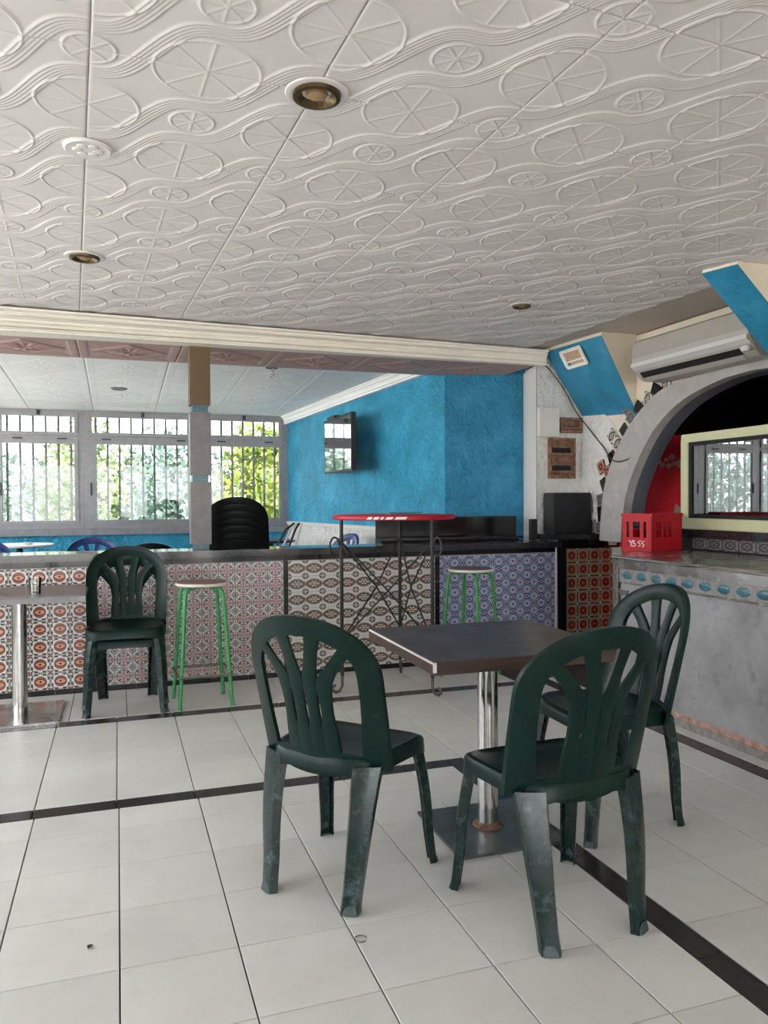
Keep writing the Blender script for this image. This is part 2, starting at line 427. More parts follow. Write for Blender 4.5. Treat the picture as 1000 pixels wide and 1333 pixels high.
grid([x-.02 for x in xo if x < 2.97], [4.985, 5.33, 5.70], 0)
grid([2.965, 3.07], [1.0+.333*i for i in range(-15, 13)], 0)
grid([-3.02+.3335*i for i in range(0,14)]+[XB0], [3.502, 3.601], 1)              # inner dark border
grid([XB0+.001, XB1-.001], [2.458-.666*i for i in range(9,-1,-1)]+[3.06, 3.601], 1)
grid([-3.35+.333*i for i in range(0,19)]+[2.963], [4.877, 4.983], 1)
grid([2.860, 2.963], [.66+.333*i for i in range(-13,12)]+[4.4, 4.876], 1)
cache = {}; far = MB(); fard = MB()
for a, b, c, d, k in cells:
    g1, g2 = (.0022, .0013)
    vis = c > .95 and a > -1.75 and not (a < -1.2 and c < 2.2)
    if not vis:
        (fard if k else far).box(a+g1, b-g1, c+g2, d-g2, -.0099, 0); continue
    key = (round(b-a,3), round(d-c,3), k)
    if key not in cache:
        w2, d2 = (b-a)/2-g1, (d-c)/2-g2; e = .0015
        mb = MB().loft([[(-w2,-d2,-.0098),(w2,-d2,-.0098),(w2,d2,-.0098),(-w2,d2,-.0098)],[(-w2,-d2,-e),(w2,-d2,-e),(w2,d2,-e),(-w2,d2,-e)],[(-w2+e,-d2+e,0),(w2-e,-d2+e,0),(w2-e,d2-e,0),(-w2+e,d2-e,0)]])
        cache[key] = mb.mesh('floor_tile' if not k else 'border_tile', m_floor if not k else m_floor_dark)
    o = link(bpy.data.objects.new('floor_tile' if not k else 'border_tile', cache[key]), floor)
    o.location = ((a+b)/2, (c+d)/2, random.uniform(-.0006, 0)); o.rotation_euler = (random.uniform(-.0012,.0012), random.uniform(-.0012,.0012), 0)
ob('floor_tile', far, m_floor, floor, kind='stuff'); ob('border_tile', fard, m_floor_dark, floor, kind='stuff')
# debris on the floor: a dead leaf, a bottle ring
def leaf(x, y, s, r, label):
    mb = MB(); n = 6; vs = []
    for i in range(n+1):
        t = i/n; w_ = math.sin(PI*t)**.8*.35*s; vs += [((t-.5)*s, -w_, .003+.25*w_), ((t-.5)*s, 0, .002), ((t-.5)*s, w_, .003+.3*w_)]
    fs = [(3*i+j, 3*i+3+j, 3*i+4+j, 3*i+1+j) for i in range(n) for j in (0,1)]
    mb.add(vs, fs)
    me = mb.mesh('dead_leaf', mat('dry_leaf', (.09,.065,.04), .8)); o = ob('dead_leaf', me, None, label=label, cat='leaf', loc=(x,y,.001), rotz=r)
leaf(.244, 1.885, .032, .4, 'dry curled leaf on a floor tile near the bottom edge of the picture')
leaf(-.09, 2.43, .024, 1.2, 'small dry leaf on the floor tile in the lower left')
ob('ring_pull', MB().tube([(.018*math.cos(a), .018*math.sin(a), .003) for a in [i*2*PI/16*.85 for i in range(17)]], .0018, 6), m_rust, label='small open metal ring lying on the floor in front of the left chair', cat='ring', loc=(.675,2.205,.0), smooth=True)

# ---- heightfield ceiling tiles
def hf_mesh(name, size, n, hfun, m, xmax=9):
    t = np.linspace(-.5, .5, n+1)*size; X, Y = np.meshgrid(t, t, indexing='ij'); H = hfun(X, Y)
    ed = np.minimum(size/2-np.abs(X), size/2-np.abs(Y)); H = H - .005*np.clip(1-ed/.004, 0, 1)
    co = np.stack([X, Y, -H], -1).reshape(-1, 3)
    i, j = np.meshgrid(np.arange(n), np.arange(n), indexing='ij'); a = (i*(n+1)+j).ravel()
    q = np.stack([a, a+1, a+n+2, a+n+1], -1); q = q[co[q[:,2],0] <= xmax]
    me = bpy.data.meshes.new(name); me.vertices.add(len(co)); me.vertices.foreach_set('co', co.ravel().astype(np.float32))
    me.loops.add(q.size); me.loops.foreach_set('vertex_index', q.ravel().astype(np.int32)); me.polygons.add(len(q))
    me.polygons.foreach_set('loop_start', (np.arange(len(q))*4).astype(np.int32)); me.polygons.foreach_set('use_smooth', np.ones(len(q), bool))
    me.update(calc_edges=True); me.validate(); me.materials.append(m); return me
CT = .664; PT = CT/2
def rdg(d, w): return np.exp(-(d/w)**2)
def ceil_h(X, Y):
    H = np.zeros_like(X)
    # circles: small at corners + centre, big at edge mids
    for (cx, cy, R) in [(0,0,.072)]+[(a*PT,b*PT,.072) for a in (-1,1) for b in (-1,1)]+[(a*PT,0,.158) for a in (-1,1)]+[(0,b*PT,.158) for b in (-1,1)]:
        dx, dy = X-cx, Y-cy; r = np.hypot(dx, dy); ins = r < R
        H += .0042*rdg(r-R, .0042)
        H = np.where(ins, H+.0012*np.clip((R-r)/.01, 0, 1), H)
        th = np.arctan2(dy, dx)
        for k in range(8):
            a = k*PI/4+PI/8*0; d = np.abs(-dx*math.sin(a)+dy*math.cos(a)); al = dx*math.cos(a)+dy*math.sin(a)
            H += np.where((al > 0) & (r < R-.004), .0020*rdg(d, .0032), 0)
    # stepped waves: flat under the circles, steep between the columns
    for c0 in (-.5445, -.1195, .1195, .5445):
        yw = c0-X+(PT/(2*PI))*1.0*np.sin(2*PI*X/PT)
        sl = np.sqrt(1+(-1+np.cos(2*PI*X/PT))**2); d = (Y-yw)/sl
        H += .0016*np.clip(1-(np.abs(d)-.030)/.004, 0, 1)
        for k in range(-2, 3): H += .0026*rdg(d-k*.0125, .0034)
    return H
ct_me = hf_mesh('ceiling_tile', CT-.0015, 190, ceil_h, m_ceil)
ct_cut = hf_mesh('ceiling_tile_cut', CT-.0015, 190, ceil_h, m_ceil, -.085)
ceil = struct('ceiling', MB().box(-3.6,6.6,-7.0,6.8,2.612,2.75), m_ceil_border)
ca, sa = math.cos(math.radians(2.9)), math.sin(math.radians(2.9)); O = (-.062, 2.375)
far = []
for i in range(-6, 6):
    for j in range(-8, 6):
        lx, ly = (i+.5)*CT, (j+.5)*CT
        x = O[0]+lx*ca-ly*sa; y = O[1]+lx*sa+ly*ca
        if x > 3.85 or y > 6.35 or y < -3.6 or x < -3.2: continue
        o = link(bpy.data.objects.new('ceiling_tile', ct_me if i < 5 else ct_cut), ceil); o.location = (x, y, 2.601); o.rotation_euler = (0,0,math.radians(2.9))
# plain border strip along the right wall, sloping plaster
# ---- beam, pink soffit tiles, cornice
BY0, BY1 = 5.95, 6.78
struct('beam', MB().box(-3.6, 3.44, BY0, BY1, 2.478, 2.585), m_cornice)
beam = bpy.data.objects['beam']
def flower_h(X, Y):
    s = .37; r = np.hypot(X, Y*1.0); H = np.zeros_like(X)
    fr = np.maximum(np.abs(X), np.abs(Y))/s
    H += .004*np.clip((fr-.80)/.03, 0, 1)
    dm = (np.abs(X)+np.abs(Y))/s
    H += .009*np.clip((.78-dm)/.05, 0, 1)*(dm > 0)
    H -= .006*np.clip((.66-dm)/.05, 0, 1)
    th = np.arctan2(Y, X); ring = np.exp(-((r-.10)/.06)**2)
    H += .012*ring*(.5+.5*np.cos(12*th)); H += .006*rdg(r-.05, .012)
    for a in (PI/4, -PI/4): pass
    H += .004*rdg(np.abs(X)-np.abs(Y), .01)*(fr > .5)*(fr < .8)
    return H
pk_me = hf_mesh('soffit_tile', .738, 90, flower_h, m_pink); wt_me = hf_mesh('back_ceiling_tile', .738, 90, lambda X, Y: flower_h(X, Y)*.28, m_ceil_back)
for i in range(-4, 5):
    x = .10+.74*i
    if x > 3.3: continue
    o = link(bpy.data.objects.new('soffit_tile', pk_me), beam); o.location = (x, 6.345, 2.470)
struct('ceiling_back', MB().prism([(BY1,2.640),(10.6,2.452),(10.6,2.6),(BY1,2.76)], lambda a,b,d: (d,a,b), -3.6, 3.4), m_ceil_back)
cb = bpy.data.objects['ceiling_back']; slope = math.atan2(2.452-2.640, 10.6-BY1)
for i in range(-4, 4):
    for j in range(5):
        x = .10+.74*i; y = 7.15+.74*j
        if x > 2.75 or y > 10.2: continue
        o = link(bpy.data.objects.new('back_ceiling_tile', wt_me), cb); o.location = (x, y, 2.640+(y-BY1)*math.tan(slope)-.006); o.rotation_euler = (slope, 0, 0)
def cornice(name, p0, p1, z0, z1, h, pr0, m, pr1=None):
    """p0->p1 run at the wall, profile drops h from the ceiling and projects pr to the left of the run"""
    pr = 1.0
    prof = [(0,0),(1.05*pr,0),(1.05*pr,-.12*h),(.90*pr,-.15*h),(.90*pr,-.24*h),(.96*pr,-.27*h),(.93*pr,-.33*h),(.80*pr,-.35*h),(.66*pr,-.50*h),(.58*pr,-.66*h),(.70*pr,-.69*h),(.68*pr,-.76*h),(.50*pr,-.79*h),(.50*pr,-.88*h),(.60*pr,-.90*h),(.55*pr,-h),(0,-h)]
    d = Vector((p1[0]-p0[0], p1[1]-p0[1])).normalized(); nn = Vector((-d.y, d.x))
    rings = [[(p[0]+nn.x*a*k, p[1]+nn.y*a*k, z+b) for a, b in prof] for p, z, k in ((p0,z0,pr0),(p1,z1,pr1 or pr0))]
    return struct(name, MB().loft(rings), m)
cornice('trim_1', (3.50, 5.95), (-3.6, 5.95), 2.584, 2.584, .122, .10, m_cornice, .50)
cornice('trim_2', (2.85, 6.80), (2.21, 10.49), 2.632, 2.458, .115, .10, m_ceil_back)

# ---- walls
A2, B2 = (2.21, 10.5), (2.88, 6.65)
def vwall(name, p, q, z0, z1, th, m, zq=None):
    """vertical wall p->q, thickness to the right of the run"""
    d = Vector((q[0]-p[0], q[1]-p[1])).normalized(); n = Vector((d.y, -d.x))*th
    z1q = z1 if zq is None else zq
    vs = [(p[0],p[1],z0),(q[0],q[1],z0),(q[0]+n.x,q[1]+n.y,z0),(p[0]+n.x,p[1]+n.y,z0),(p[0],p[1],z1),(q[0],q[1],z1q),(q[0]+n.x,q[1]+n.y,z1q),(p[0]+n.x,p[1]+n.y,z1)]
    return struct(name, MB().add(vs, [(0,1,2,3),(7,6,5,4),(0,4,5,1),(1,5,6,2),(2,6,7,3),(3,7,4,0)]), m)
vwall('wall_inner', A2, B2, 1.02, 2.452, -.15, m_blue, 2.64)
vwall('wall_inner_panel', B2, (3.68, 6.428), 0, 2.60, -.12, m_blue2)
vwall('wall_inner_base', A2, (2.885, 6.62), 0, .995, -.15, m_stucco)
struct('trim_3', MB().loft([[(A2[0]-.02,A2[1],z) for z in (.985,1.02)]+[(A2[0]+.02,A2[1],z) for z in (1.03,.985)], [(2.66-.03,7.92,z) for z in (.985,1.02)]+[(2.66+.02,7.92,z) for z in (1.03,.985)]]), m_whitepaint)
# white wall end between blue panel and right wall
struct('wall_pillar', MB().prism([(3.445,5.97),(3.98,5.97),(3.98,6.75),(3.605,6.75),(3.605,6.45)], lambda a,b,d: (a,b,d), .0, 2.60), m_stucco)
struct('trim_4', MB().prism([(3.438,5.955),(3.455,5.965),(3.607,6.448),(3.590,6.448)], lambda a,b,d: (a,b,d), .0, 2.475), m_whitepaint)
# right wall with arched opening
OUT = [(5.62,.96),(5.60,1.18),(5.555,1.40),(5.43,1.65),(5.23,1.88),(5.02,2.035),(4.79,2.135),(4.45,2.175),(4.0,2.18)]
INN = [(5.33,.96),(5.30,1.19),(5.235,1.40),(5.08,1.65),(4.87,1.87),(4.60,2.02),(4.26,2.105),(4.05,2.125),(3.95,2.13)]
OUT += [(7.9-y, z) for y, z in OUT[:-1][::-1]]; INN += [(7.9-y, z) for y, z in INN[:-1][::-1]]
def spl(P, n=4):
    P = [Vector(p) for p in P]; out = []
    for i in range(len(P)-1):
        a = P[max(i-1,0)]; b = P[i]; c = P[i+1]; d = P[min(i+2,len(P)-1)]
        for k in range(n):
            t = k/n; q = .5*((2*b)+(-a+c)*t+(2*a-5*b+4*c-d)*t*t+(-a+3*b-3*c+d)*t**3); out.append((q.x, q.y))
    return out+[(P[-1].x, P[-1].y)]
OUT0 = OUT[:9]; OUT = spl(OUT); INN = spl(INN)
WX = 3.90; mb = MB()
for (a, b) in zip(OUT, OUT[1:]):
    y0, z0 = a; y1, z1 = b
    y0_ = y0-.06 if y0 > 3.95 else y0+.06; y1_ = y1-.06 if y1 > 3.95 else y1+.06
    z0 = z0-.04; z1 = z1-.04
    if y0_ < y1_: continue
    mb.add([(x,y,z) for x in (WX,WX+.08) for y,z in ((y0_,z0),(y1_,z1),(y1_,2.60),(y0_,2.60))], [(0,1,2,3),(7,6,5,4),(0,4,5,1),(1,5,6,2),(2,6,7,3),(3,7,4,0)])
mb.box(WX, WX+.08, 5.56, 5.97, 1.02, 2.60); mb.box(WX, WX+.08, -7.0, 2.34, 0, 2.60)
struct('wall_right', mb, m_cream)
struct('wall_right_stucco', MB().prism([(5.97,1.02),(5.97,2.42),(5.90,2.10),(5.60,2.02),(5.45,1.90),(5.62,1.4),(5.66,1.02)], lambda a,b,d: (d,a,b), WX-.006, WX+.0), m_stucco)
arch = thing('trim_5', None, None); arch['kind'] = 'structure'
mb = MB(); mb.loft([[(3.85,oy,oz),(3.85,iy,iz),(3.93,iy,iz),(3.93,oy,oz)] for (oy,oz),(iy,iz) in zip(OUT, INN)]); ob('arch_face', mb, m_arch, arch)
mb = MB(); mb.loft([[(3.93,oy,oz-.02),(3.93,iy+(.004 if iy>3.95 else -.004),iz),(4.06,iy+(.004 if iy>3.95 else -.004),iz),(4.06,oy,oz-.02)] for (oy,oz),(iy,iz) in zip(OUT, INN)]); ob('arch_reveal', mb, m_arch_in, arch)
# blue corbels hanging off the ceiling on the right wall
def corbel(name, P1, P2, P3, P4, xw):
    # P1,P2 ceiling edge (far, near); P4,P3 wall edge (far, near)
    vs = [P1, P2, P3, P4, (xw,P1[1],2.611), (xw,P2[1],2.611), (P1[0],P1[1],2.611), (P2[0],P2[1],2.611), (xw,P3[1],P3[2]), (xw,P4[1],P4[2])]
    t = struct(name, MB().add(vs, [(6,0,3,9,4),(7,5,8,2,1),(0,1,7,6),(6,7,5,4),(4,5,8,9),(9,8,2,3),(0,3,2,1)]), m_cream)
    n = Vector((-(P3[2]-P2[2])*-1, 0, (P3[0]-P2[0])*-1)).normalized()*.006
    q = [Vector(p) for p in (P1,P2,P3,P4)]
    off = Vector((-abs(n.x), 0, -abs(n.z)))
    ob('blue_face', MB().add([p+off*.05 for p in q]+[p+off for p in q], [(0,1,2,3),(7,6,5,4),(0,4,5,1),(1,5,6,2),(2,6,7,3),(3,7,4,0)]), m_blue3, t)
    return t
cb1 = corbel('corbel_1', (3.515,5.93,2.585), (3.575,5.19,2.585), (3.905,5.19,1.99), (3.905,5.94,2.035), 3.93)
cb2 = corbel('corbel_2', (3.14,3.59,2.585), (3.20,3.39,2.585), (3.905,3.36,1.92), (3.905,3.59,1.90), 3.93)
# recessed rectangular lamp on the first corbel
vd = Vector((3.905-3.545, 0, 1.99-2.585)).normalized(); lamp0 = Vector((3.60, 5.60, 2.49)); yd = Vector((0,-1,0)); nd = Vector((-abs(vd.z),0,-abs(vd.x)))
def quadbox(a0, a1, b0, b1, d0, d1, oo=lamp0):
    P = lambda a, b, d: tuple(oo+yd*a+vd*b+nd*d)
    return [P(a0,b0,d0),P(a1,b0,d0),P(a1,b1,d0),P(a0,b1,d0),P(a0,b0,d1),P(a1,b0,d1),P(a1,b1,d1),P(a0,b1,d1)], [(0,3,2,1),(4,5,6,7),(0,1,5,4),(1,2,6,5),(2,3,7,6),(3,0,4,7)]
cl = thing('bulkhead_lamp', 'cream rectangular recessed lamp with rounded frame on the blue sloping panel', 'lamp', tuple(lamp0))
mb = MB()
for q in ((-.15,.15,-.085,-.058),(-.15,.15,.058,.085),(-.15,-.118,-.058,.058),(.118,.15,-.058,.058)): mb.add(*quadbox(*q, .008, .024, Vector((0,0,0))))
ob('frame', mb, m_cornice, cl, bevel=.004); ob('lens', MB().add(*quadbox(-.118,.118,-.058,.058,.008,.013, Vector((0,0,0)))), mat('amber_lens', (.50,.36,.26), .4, var=.15, vscale=40), cl)
ob('divider', MB().add(*quadbox(-.118,.118,.018,.030,.013,.018, Vector((0,0,0)))), m_cornice, cl)
# outer walls (left and behind, unseen; openings shaped to set the daylight)
def wall_open(name, x):
    mb = MB().box(x-.12, x, -7.0, 10.6, 0, .85).box(x-.12, x, -7.0, 10.6, 2.42, 2.75)
    mb.box(x-.12, x, -7.0, .8, .85, 2.42)  # near stretch closed to hold back light around the camera
    for y in (3.4, 5.9, 8.4, 10.4): mb.box(x-.12, x, y, y+.22, .85, 2.42)
    return struct(name, mb, m_whitepaint)
wall_open('wall_left', -3.6)
struct('wall_front_unseen', MB().box(-3.6,6.6,-7.12,-7.0,2.5,2.75).box(-3.6,-3.3,-7.12,-7.0,0,2.5).box(-.2,.1,-7.12,-7.0,0,2.5).box(3.6,6.6,-7.12,-7.0,0,2.5), m_whitepaint)  # unseen wall added to limit the light coming from behind
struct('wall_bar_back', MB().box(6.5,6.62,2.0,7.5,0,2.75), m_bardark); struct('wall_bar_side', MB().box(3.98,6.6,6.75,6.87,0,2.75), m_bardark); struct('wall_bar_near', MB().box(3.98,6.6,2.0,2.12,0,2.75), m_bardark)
# ---- window wall
wb = MB().box(-3.6, 2.35, 10.5, 10.62, 0, .885)
struct('wall_back', wb, m_blue); struct('trim_6', MB().box(-3.6,2.30,10.44,10.6,.885,.965), m_sill)
def window(name, x0, x1, sash, bars_to):
    r = link(bpy.data.objects.new(name, None)); r.location = (x0, 10.5, .965); r['kind'] = 'structure'
    W = x1-x0; H = 2.475-.965
    L = lambda mb, nm, m_, par=r, **k: ob(nm, mb, m_, par, **k)
    zt = 1.07+.07
    mb = MB()
    for q in ((0,W,0,.06),(0,W,H-.06,H),(0,.06,.06,H-.06),(W-.06,W,.06,H-.06),(.06,W-.06,zt-.03,zt+.03)): mb.box(q[0],q[1],0,.07,q[2],q[3])
    L(mb, 'window_frame', m_alu, bevel=.004)
    a, b = sash
    for (z0, z1, i0, i1) in ((.06,zt-.03,a,W-b),(zt+.03,H-.06,.06,W-.06)):
        mb = MB(); t = .045
        for q in ((i0,i1,z0,z0+t),(i0,i1,z1-t,z1),(i0,i0+t,z0+t,z1-t),(i1-t,i1,z0+t,z1-t)): mb.box(q[0],q[1],-.02,.03,q[2],q[3])
        s = L(mb, 'sash', m_alu, bevel=.004)
        ob('pane', MB().box(i0+t,i1-t,.0,.004,z0+t,z1-t), m_glass, s)
        nb = int(round((i1-i0)/.135)); 
    if a > .06: L(MB().box(.06,a,0,.05,.06,zt-.03), 'side_panel', m_alu)
    if b > .06: L(MB().box(W-b,W-.06,0,.05,.06,zt-.03), 'side_panel', m_alu)
    nb = int(round(W/.14)); bm = MB().box(-.014,.014,.10,.114,.02,H-.02).mesh('window_bar', m_bars)
    for k in range(1, nb):
        o = link(bpy.data.objects.new('window_bar', bm), r); o.location = (W*k/nb, 0, 0)
    L(MB().box(.08,.10,-.04,-.02,.42,.58), 'handle', m_alu_dark)
    for hx in (.22, W-.3): L(MB().box(hx,hx+.11,-.03,-.015,zt-.018,zt-.002), 'hinge', m_alu_dark)
    L(MB().box(W*.5-.02,W*.5+.02,-.035,-.0,H-.09,H-.03), 'latch', m_alu_dark)
    return r
window('window_1', -3.6, -2.461, (.06,.06), 0); window('window_2', -2.46, -1.431, (.06,.06), 0)
window('window_3', -1.43, -.401, (.06,.06), 0); window('window_4', -.40, 1.039, (.11,.06), 0); window('window_5', 1.04, 2.19, (.06,.06), 0)
struct('wall_back_side', MB().box(2.185,2.36,10.5,10.6,.965,2.475), m_alu)
struct('wall_back_top', MB().box(-3.6,2.35,10.5,10.62,2.475,2.75), m_alu)
# column on the counter line
CX, CY = .592, 6.02
col = thing('column', None, None, (CX, CY, 0)); col['kind'] = 'structure'
ob('shaft', MB().box(-.058,.058,-.058,.058,0,2.475), m_turq, col)
ob('cladding_sleeve', MB().box(-.075,.075,-.075,.075,2.03,2.472), m_tan, col, label='tan painted top sleeve', bevel=.003)
for z0, z1 in ((1.505,1.975),(.985,1.455)): ob('cladding_sleeve', MB().box(-.075,.075,-.075,.075,z0,z1), m_greycol, col, bevel=.003)

# ============================================================ BAR COUNTER
FY = 5.72
bar = thing('bar_counter', 'long tiled bar counter with coloured patterned tile panels and black granite top', 'counter', (0, FY, 0))
ob('core', MB().box(-3.6,3.50,.0,.26,0,.905), m_grout, bar)
TS = .1195; TH = .1185
segs = [(-3.60,-.190,m_eye,'eye_tile'), (-.150,1.165,m_pinkt,'flower_tile'), (1.200,2.385,m_lens,'lens_tile'), (2.425,3.475,m_bluet,'star_tile')]
cntv = 0
for x0, x1, m_, nm in segs:
    n = int(round((x1-x0)/.125)); tw = (x1-x0)/n; me = glazed_mesh(nm, tw-.0022, TH-.0022, m_)
    for i in range(n):
        x = x0+(i+.5)*tw
        if x < -1.1: continue
        for j in range(7):
            o = link(bpy.data.objects.new(nm, me), bar); o.location = (x, 0, .032+(j+.5)*TH)
# off-frame remainder of the tiling
mb = MB()
for i in range(20):
    for j in range(7): mb.box(-3.58+i*.124,-3.58+i*.124+.12,-.006,0,.033+j*TH,.033+j*TH+.115)
ob('off_frame_tile', mb, m_pinkt, bar, kind='stuff')
def blackrow(z0, z1, pitch, nm='black_tile'):
    x = -1.2
    while x < 3.475:
        e = min(x+pitch, 3.485)
        ob(nm, MB().box(x+.0015, e-.0015, -.010, 0, z0, z1), m_blacktile, bar); x = e
blackrow(.866, .904, .262); blackrow(.0, .031, .262, 'black_base_tile')
for x0, x1 in ((-.188,-.152),(1.167,1.198),(2.387,2.423)):
    for k in range(4): ob('black_divider_tile', MB().box(x0,x1,-.009,0,.034+k*.208,.034+k*.208+.206), m_blacktile, bar)
ob('corner_trim', MB().box(3.478,3.492,-.012,.02,0,.905), m_whitepaint, bar)
ob('worktop', MB().box(-3.6,3.52,-.045,.30,.905,.955), m_granite, bar, bevel=.004)
# raised tiled pier at the bar end
pier = thing('bar_pier', 'raised bar pier faced with red rosette tiles beside the blue tiled counter end', 'counter', (3.53, FY, 0))
ob('core', MB().box(0,.66,.03,.24,0,.965), m_grout, pier)
ob('black_edge', MB().box(0,.055,-.012,.03,0,.965), m_blacktile, pier)
me = glazed_mesh('rosette_tile', .1135-.002, TH-.002, m_ros)
for i in range(5):
    for j in range(8):
        if j < 7.5: o = link(bpy.data.objects.new('rosette_tile', me), pier); o.location = (.072+(i+.5)*.1135, .03, -.06+(j+.5)*TH)
ob('black_band', MB().box(.055,.66,-.005,.03,.892,.965), m_blacktile, pier)
ob('top_slab', MB().box(-.10,.66,-.03,.24,.966,1.012), m_granite, pier, bevel=.003)

# black low bar behind
bb = thing('back_bar', 'glossy black tiled low back bar in front of the blue wall', 'counter', (2.11, 6.25, 0))
for k in range(3): ob('gloss_panel', MB().box(k*.45+.002,(k+1)*.45-.002,.10,.115,.975,1.145), m_blacktile, bb)
ob('core', MB().box(0,1.32,.0,.14,0,.965), m_dark, bb); ob('top_edge', MB().box(-.01,1.35,.095,.14,1.147,1.16), m_granite, bb)
ob('back_panel', MB().box(0,1.35,.115,.14,.965,1.147), m_dark, bb); ob('ledge', MB().box(-.01,1.32,-.08,.095,.966,.985), m_granite, bb)
# ============================================================ MONOBLOC CHAIRS
def Sy(x, z):
    return -.188-(z-.46)*.26+.055*(abs(x)/.215)**2*(1 if z > .5 else 1)
def strip(path, widths, th=.012, lip=.0, mbx=None):
    """flat band on the backrest surface; path of (x,z)"""
    mb = mbx or MB(); rings = []; n = len(path)
    for i, (x, z) in enumerate(path):
        a = path[max(i-1,0)]; b = path[min(i+1,n-1)]; tx, tz = b[0]-a[0], b[1]-a[1]; l = math.hypot(tx, tz) or 1; nx, nz = -tz/l, tx/l; w_ = widths[i]/2
        pts = []
        for s, dy in ((-1,-th/2),(-.55,-th/2-.002),(.55,-th/2-.002),(1,-th/2),(1,th/2+lip),(.6,th/2),(-.6,th/2),(-1,th/2+lip)):
            X = x+nx*w_*s; Z = z+nz*w_*s; pts.append((X, Sy(X, Z)+dy, Z))
        rings.append(pts)
    return mb.loft(rings)
def leg_mb(top, foot, wt, wb, n, depth=.034):
    mb = MB(); n = Vector((n[0], n[1], 0)).normalized(); t = Vector((-n.y, n.x, 0)); rings = []
    for k in range(9):
        s = k/8; P = Vector(top).lerp(Vector(foot), s); P.z = top[2]+(foot[2]-top[2])*s
        P += n*.018*math.sin(PI*min(1, s*1.3))*0.5
        w_ = (wt+(wb-wt)*(s**.65))/2; d = depth*(1-.25*s); th = .006
        if k == 8: w_ *= 1.08
        o = [(-w_,-d),(-w_*.82,0),(-w_*.3,.004),(w_*.3,.004),(w_*.82,0),(w_,-d),(w_-th,-d),(w_*.82-th,-th),(w_*.3,-th+.002),(-w_*.3,-th+.002),(-w_*.82+th,-th),(-w_+th,-d)]
        rings.append([tuple(P+t*a+n*b) for a, b in o])
    return mb.loft(rings)
def hoop_path(n=34):
    pts = []; Z0 = [.435,.49,.55,.61,.67,.71,.750]
    hx = lambda z: .205+.015*math.sin((z-.435)/.315*PI*.5)
    for z in Z0: pts.append((-hx(z), z))
    for k in range(1, n):
        a = PI-PI*k/n; c, s = math.cos(a), math.sin(a); e = 2/2.15
        pts.append((.220*math.copysign(abs(c)**e, c), .750+.168*abs(s)**e))
    for z in Z0[::-1]: pts.append((hx(z), z))
    return pts
def outline(t, grow=0):
    """seat outline, angle t -> (x,y)"""
    c, s = math.cos(t), math.sin(t); e = 2/4.2
    x = math.copysign(abs(c)**e, c); y = math.copysign(abs(s)**e, s)
    hw = .222+.022*y
    return (x*(hw+grow), y*(.205+grow)+.012)
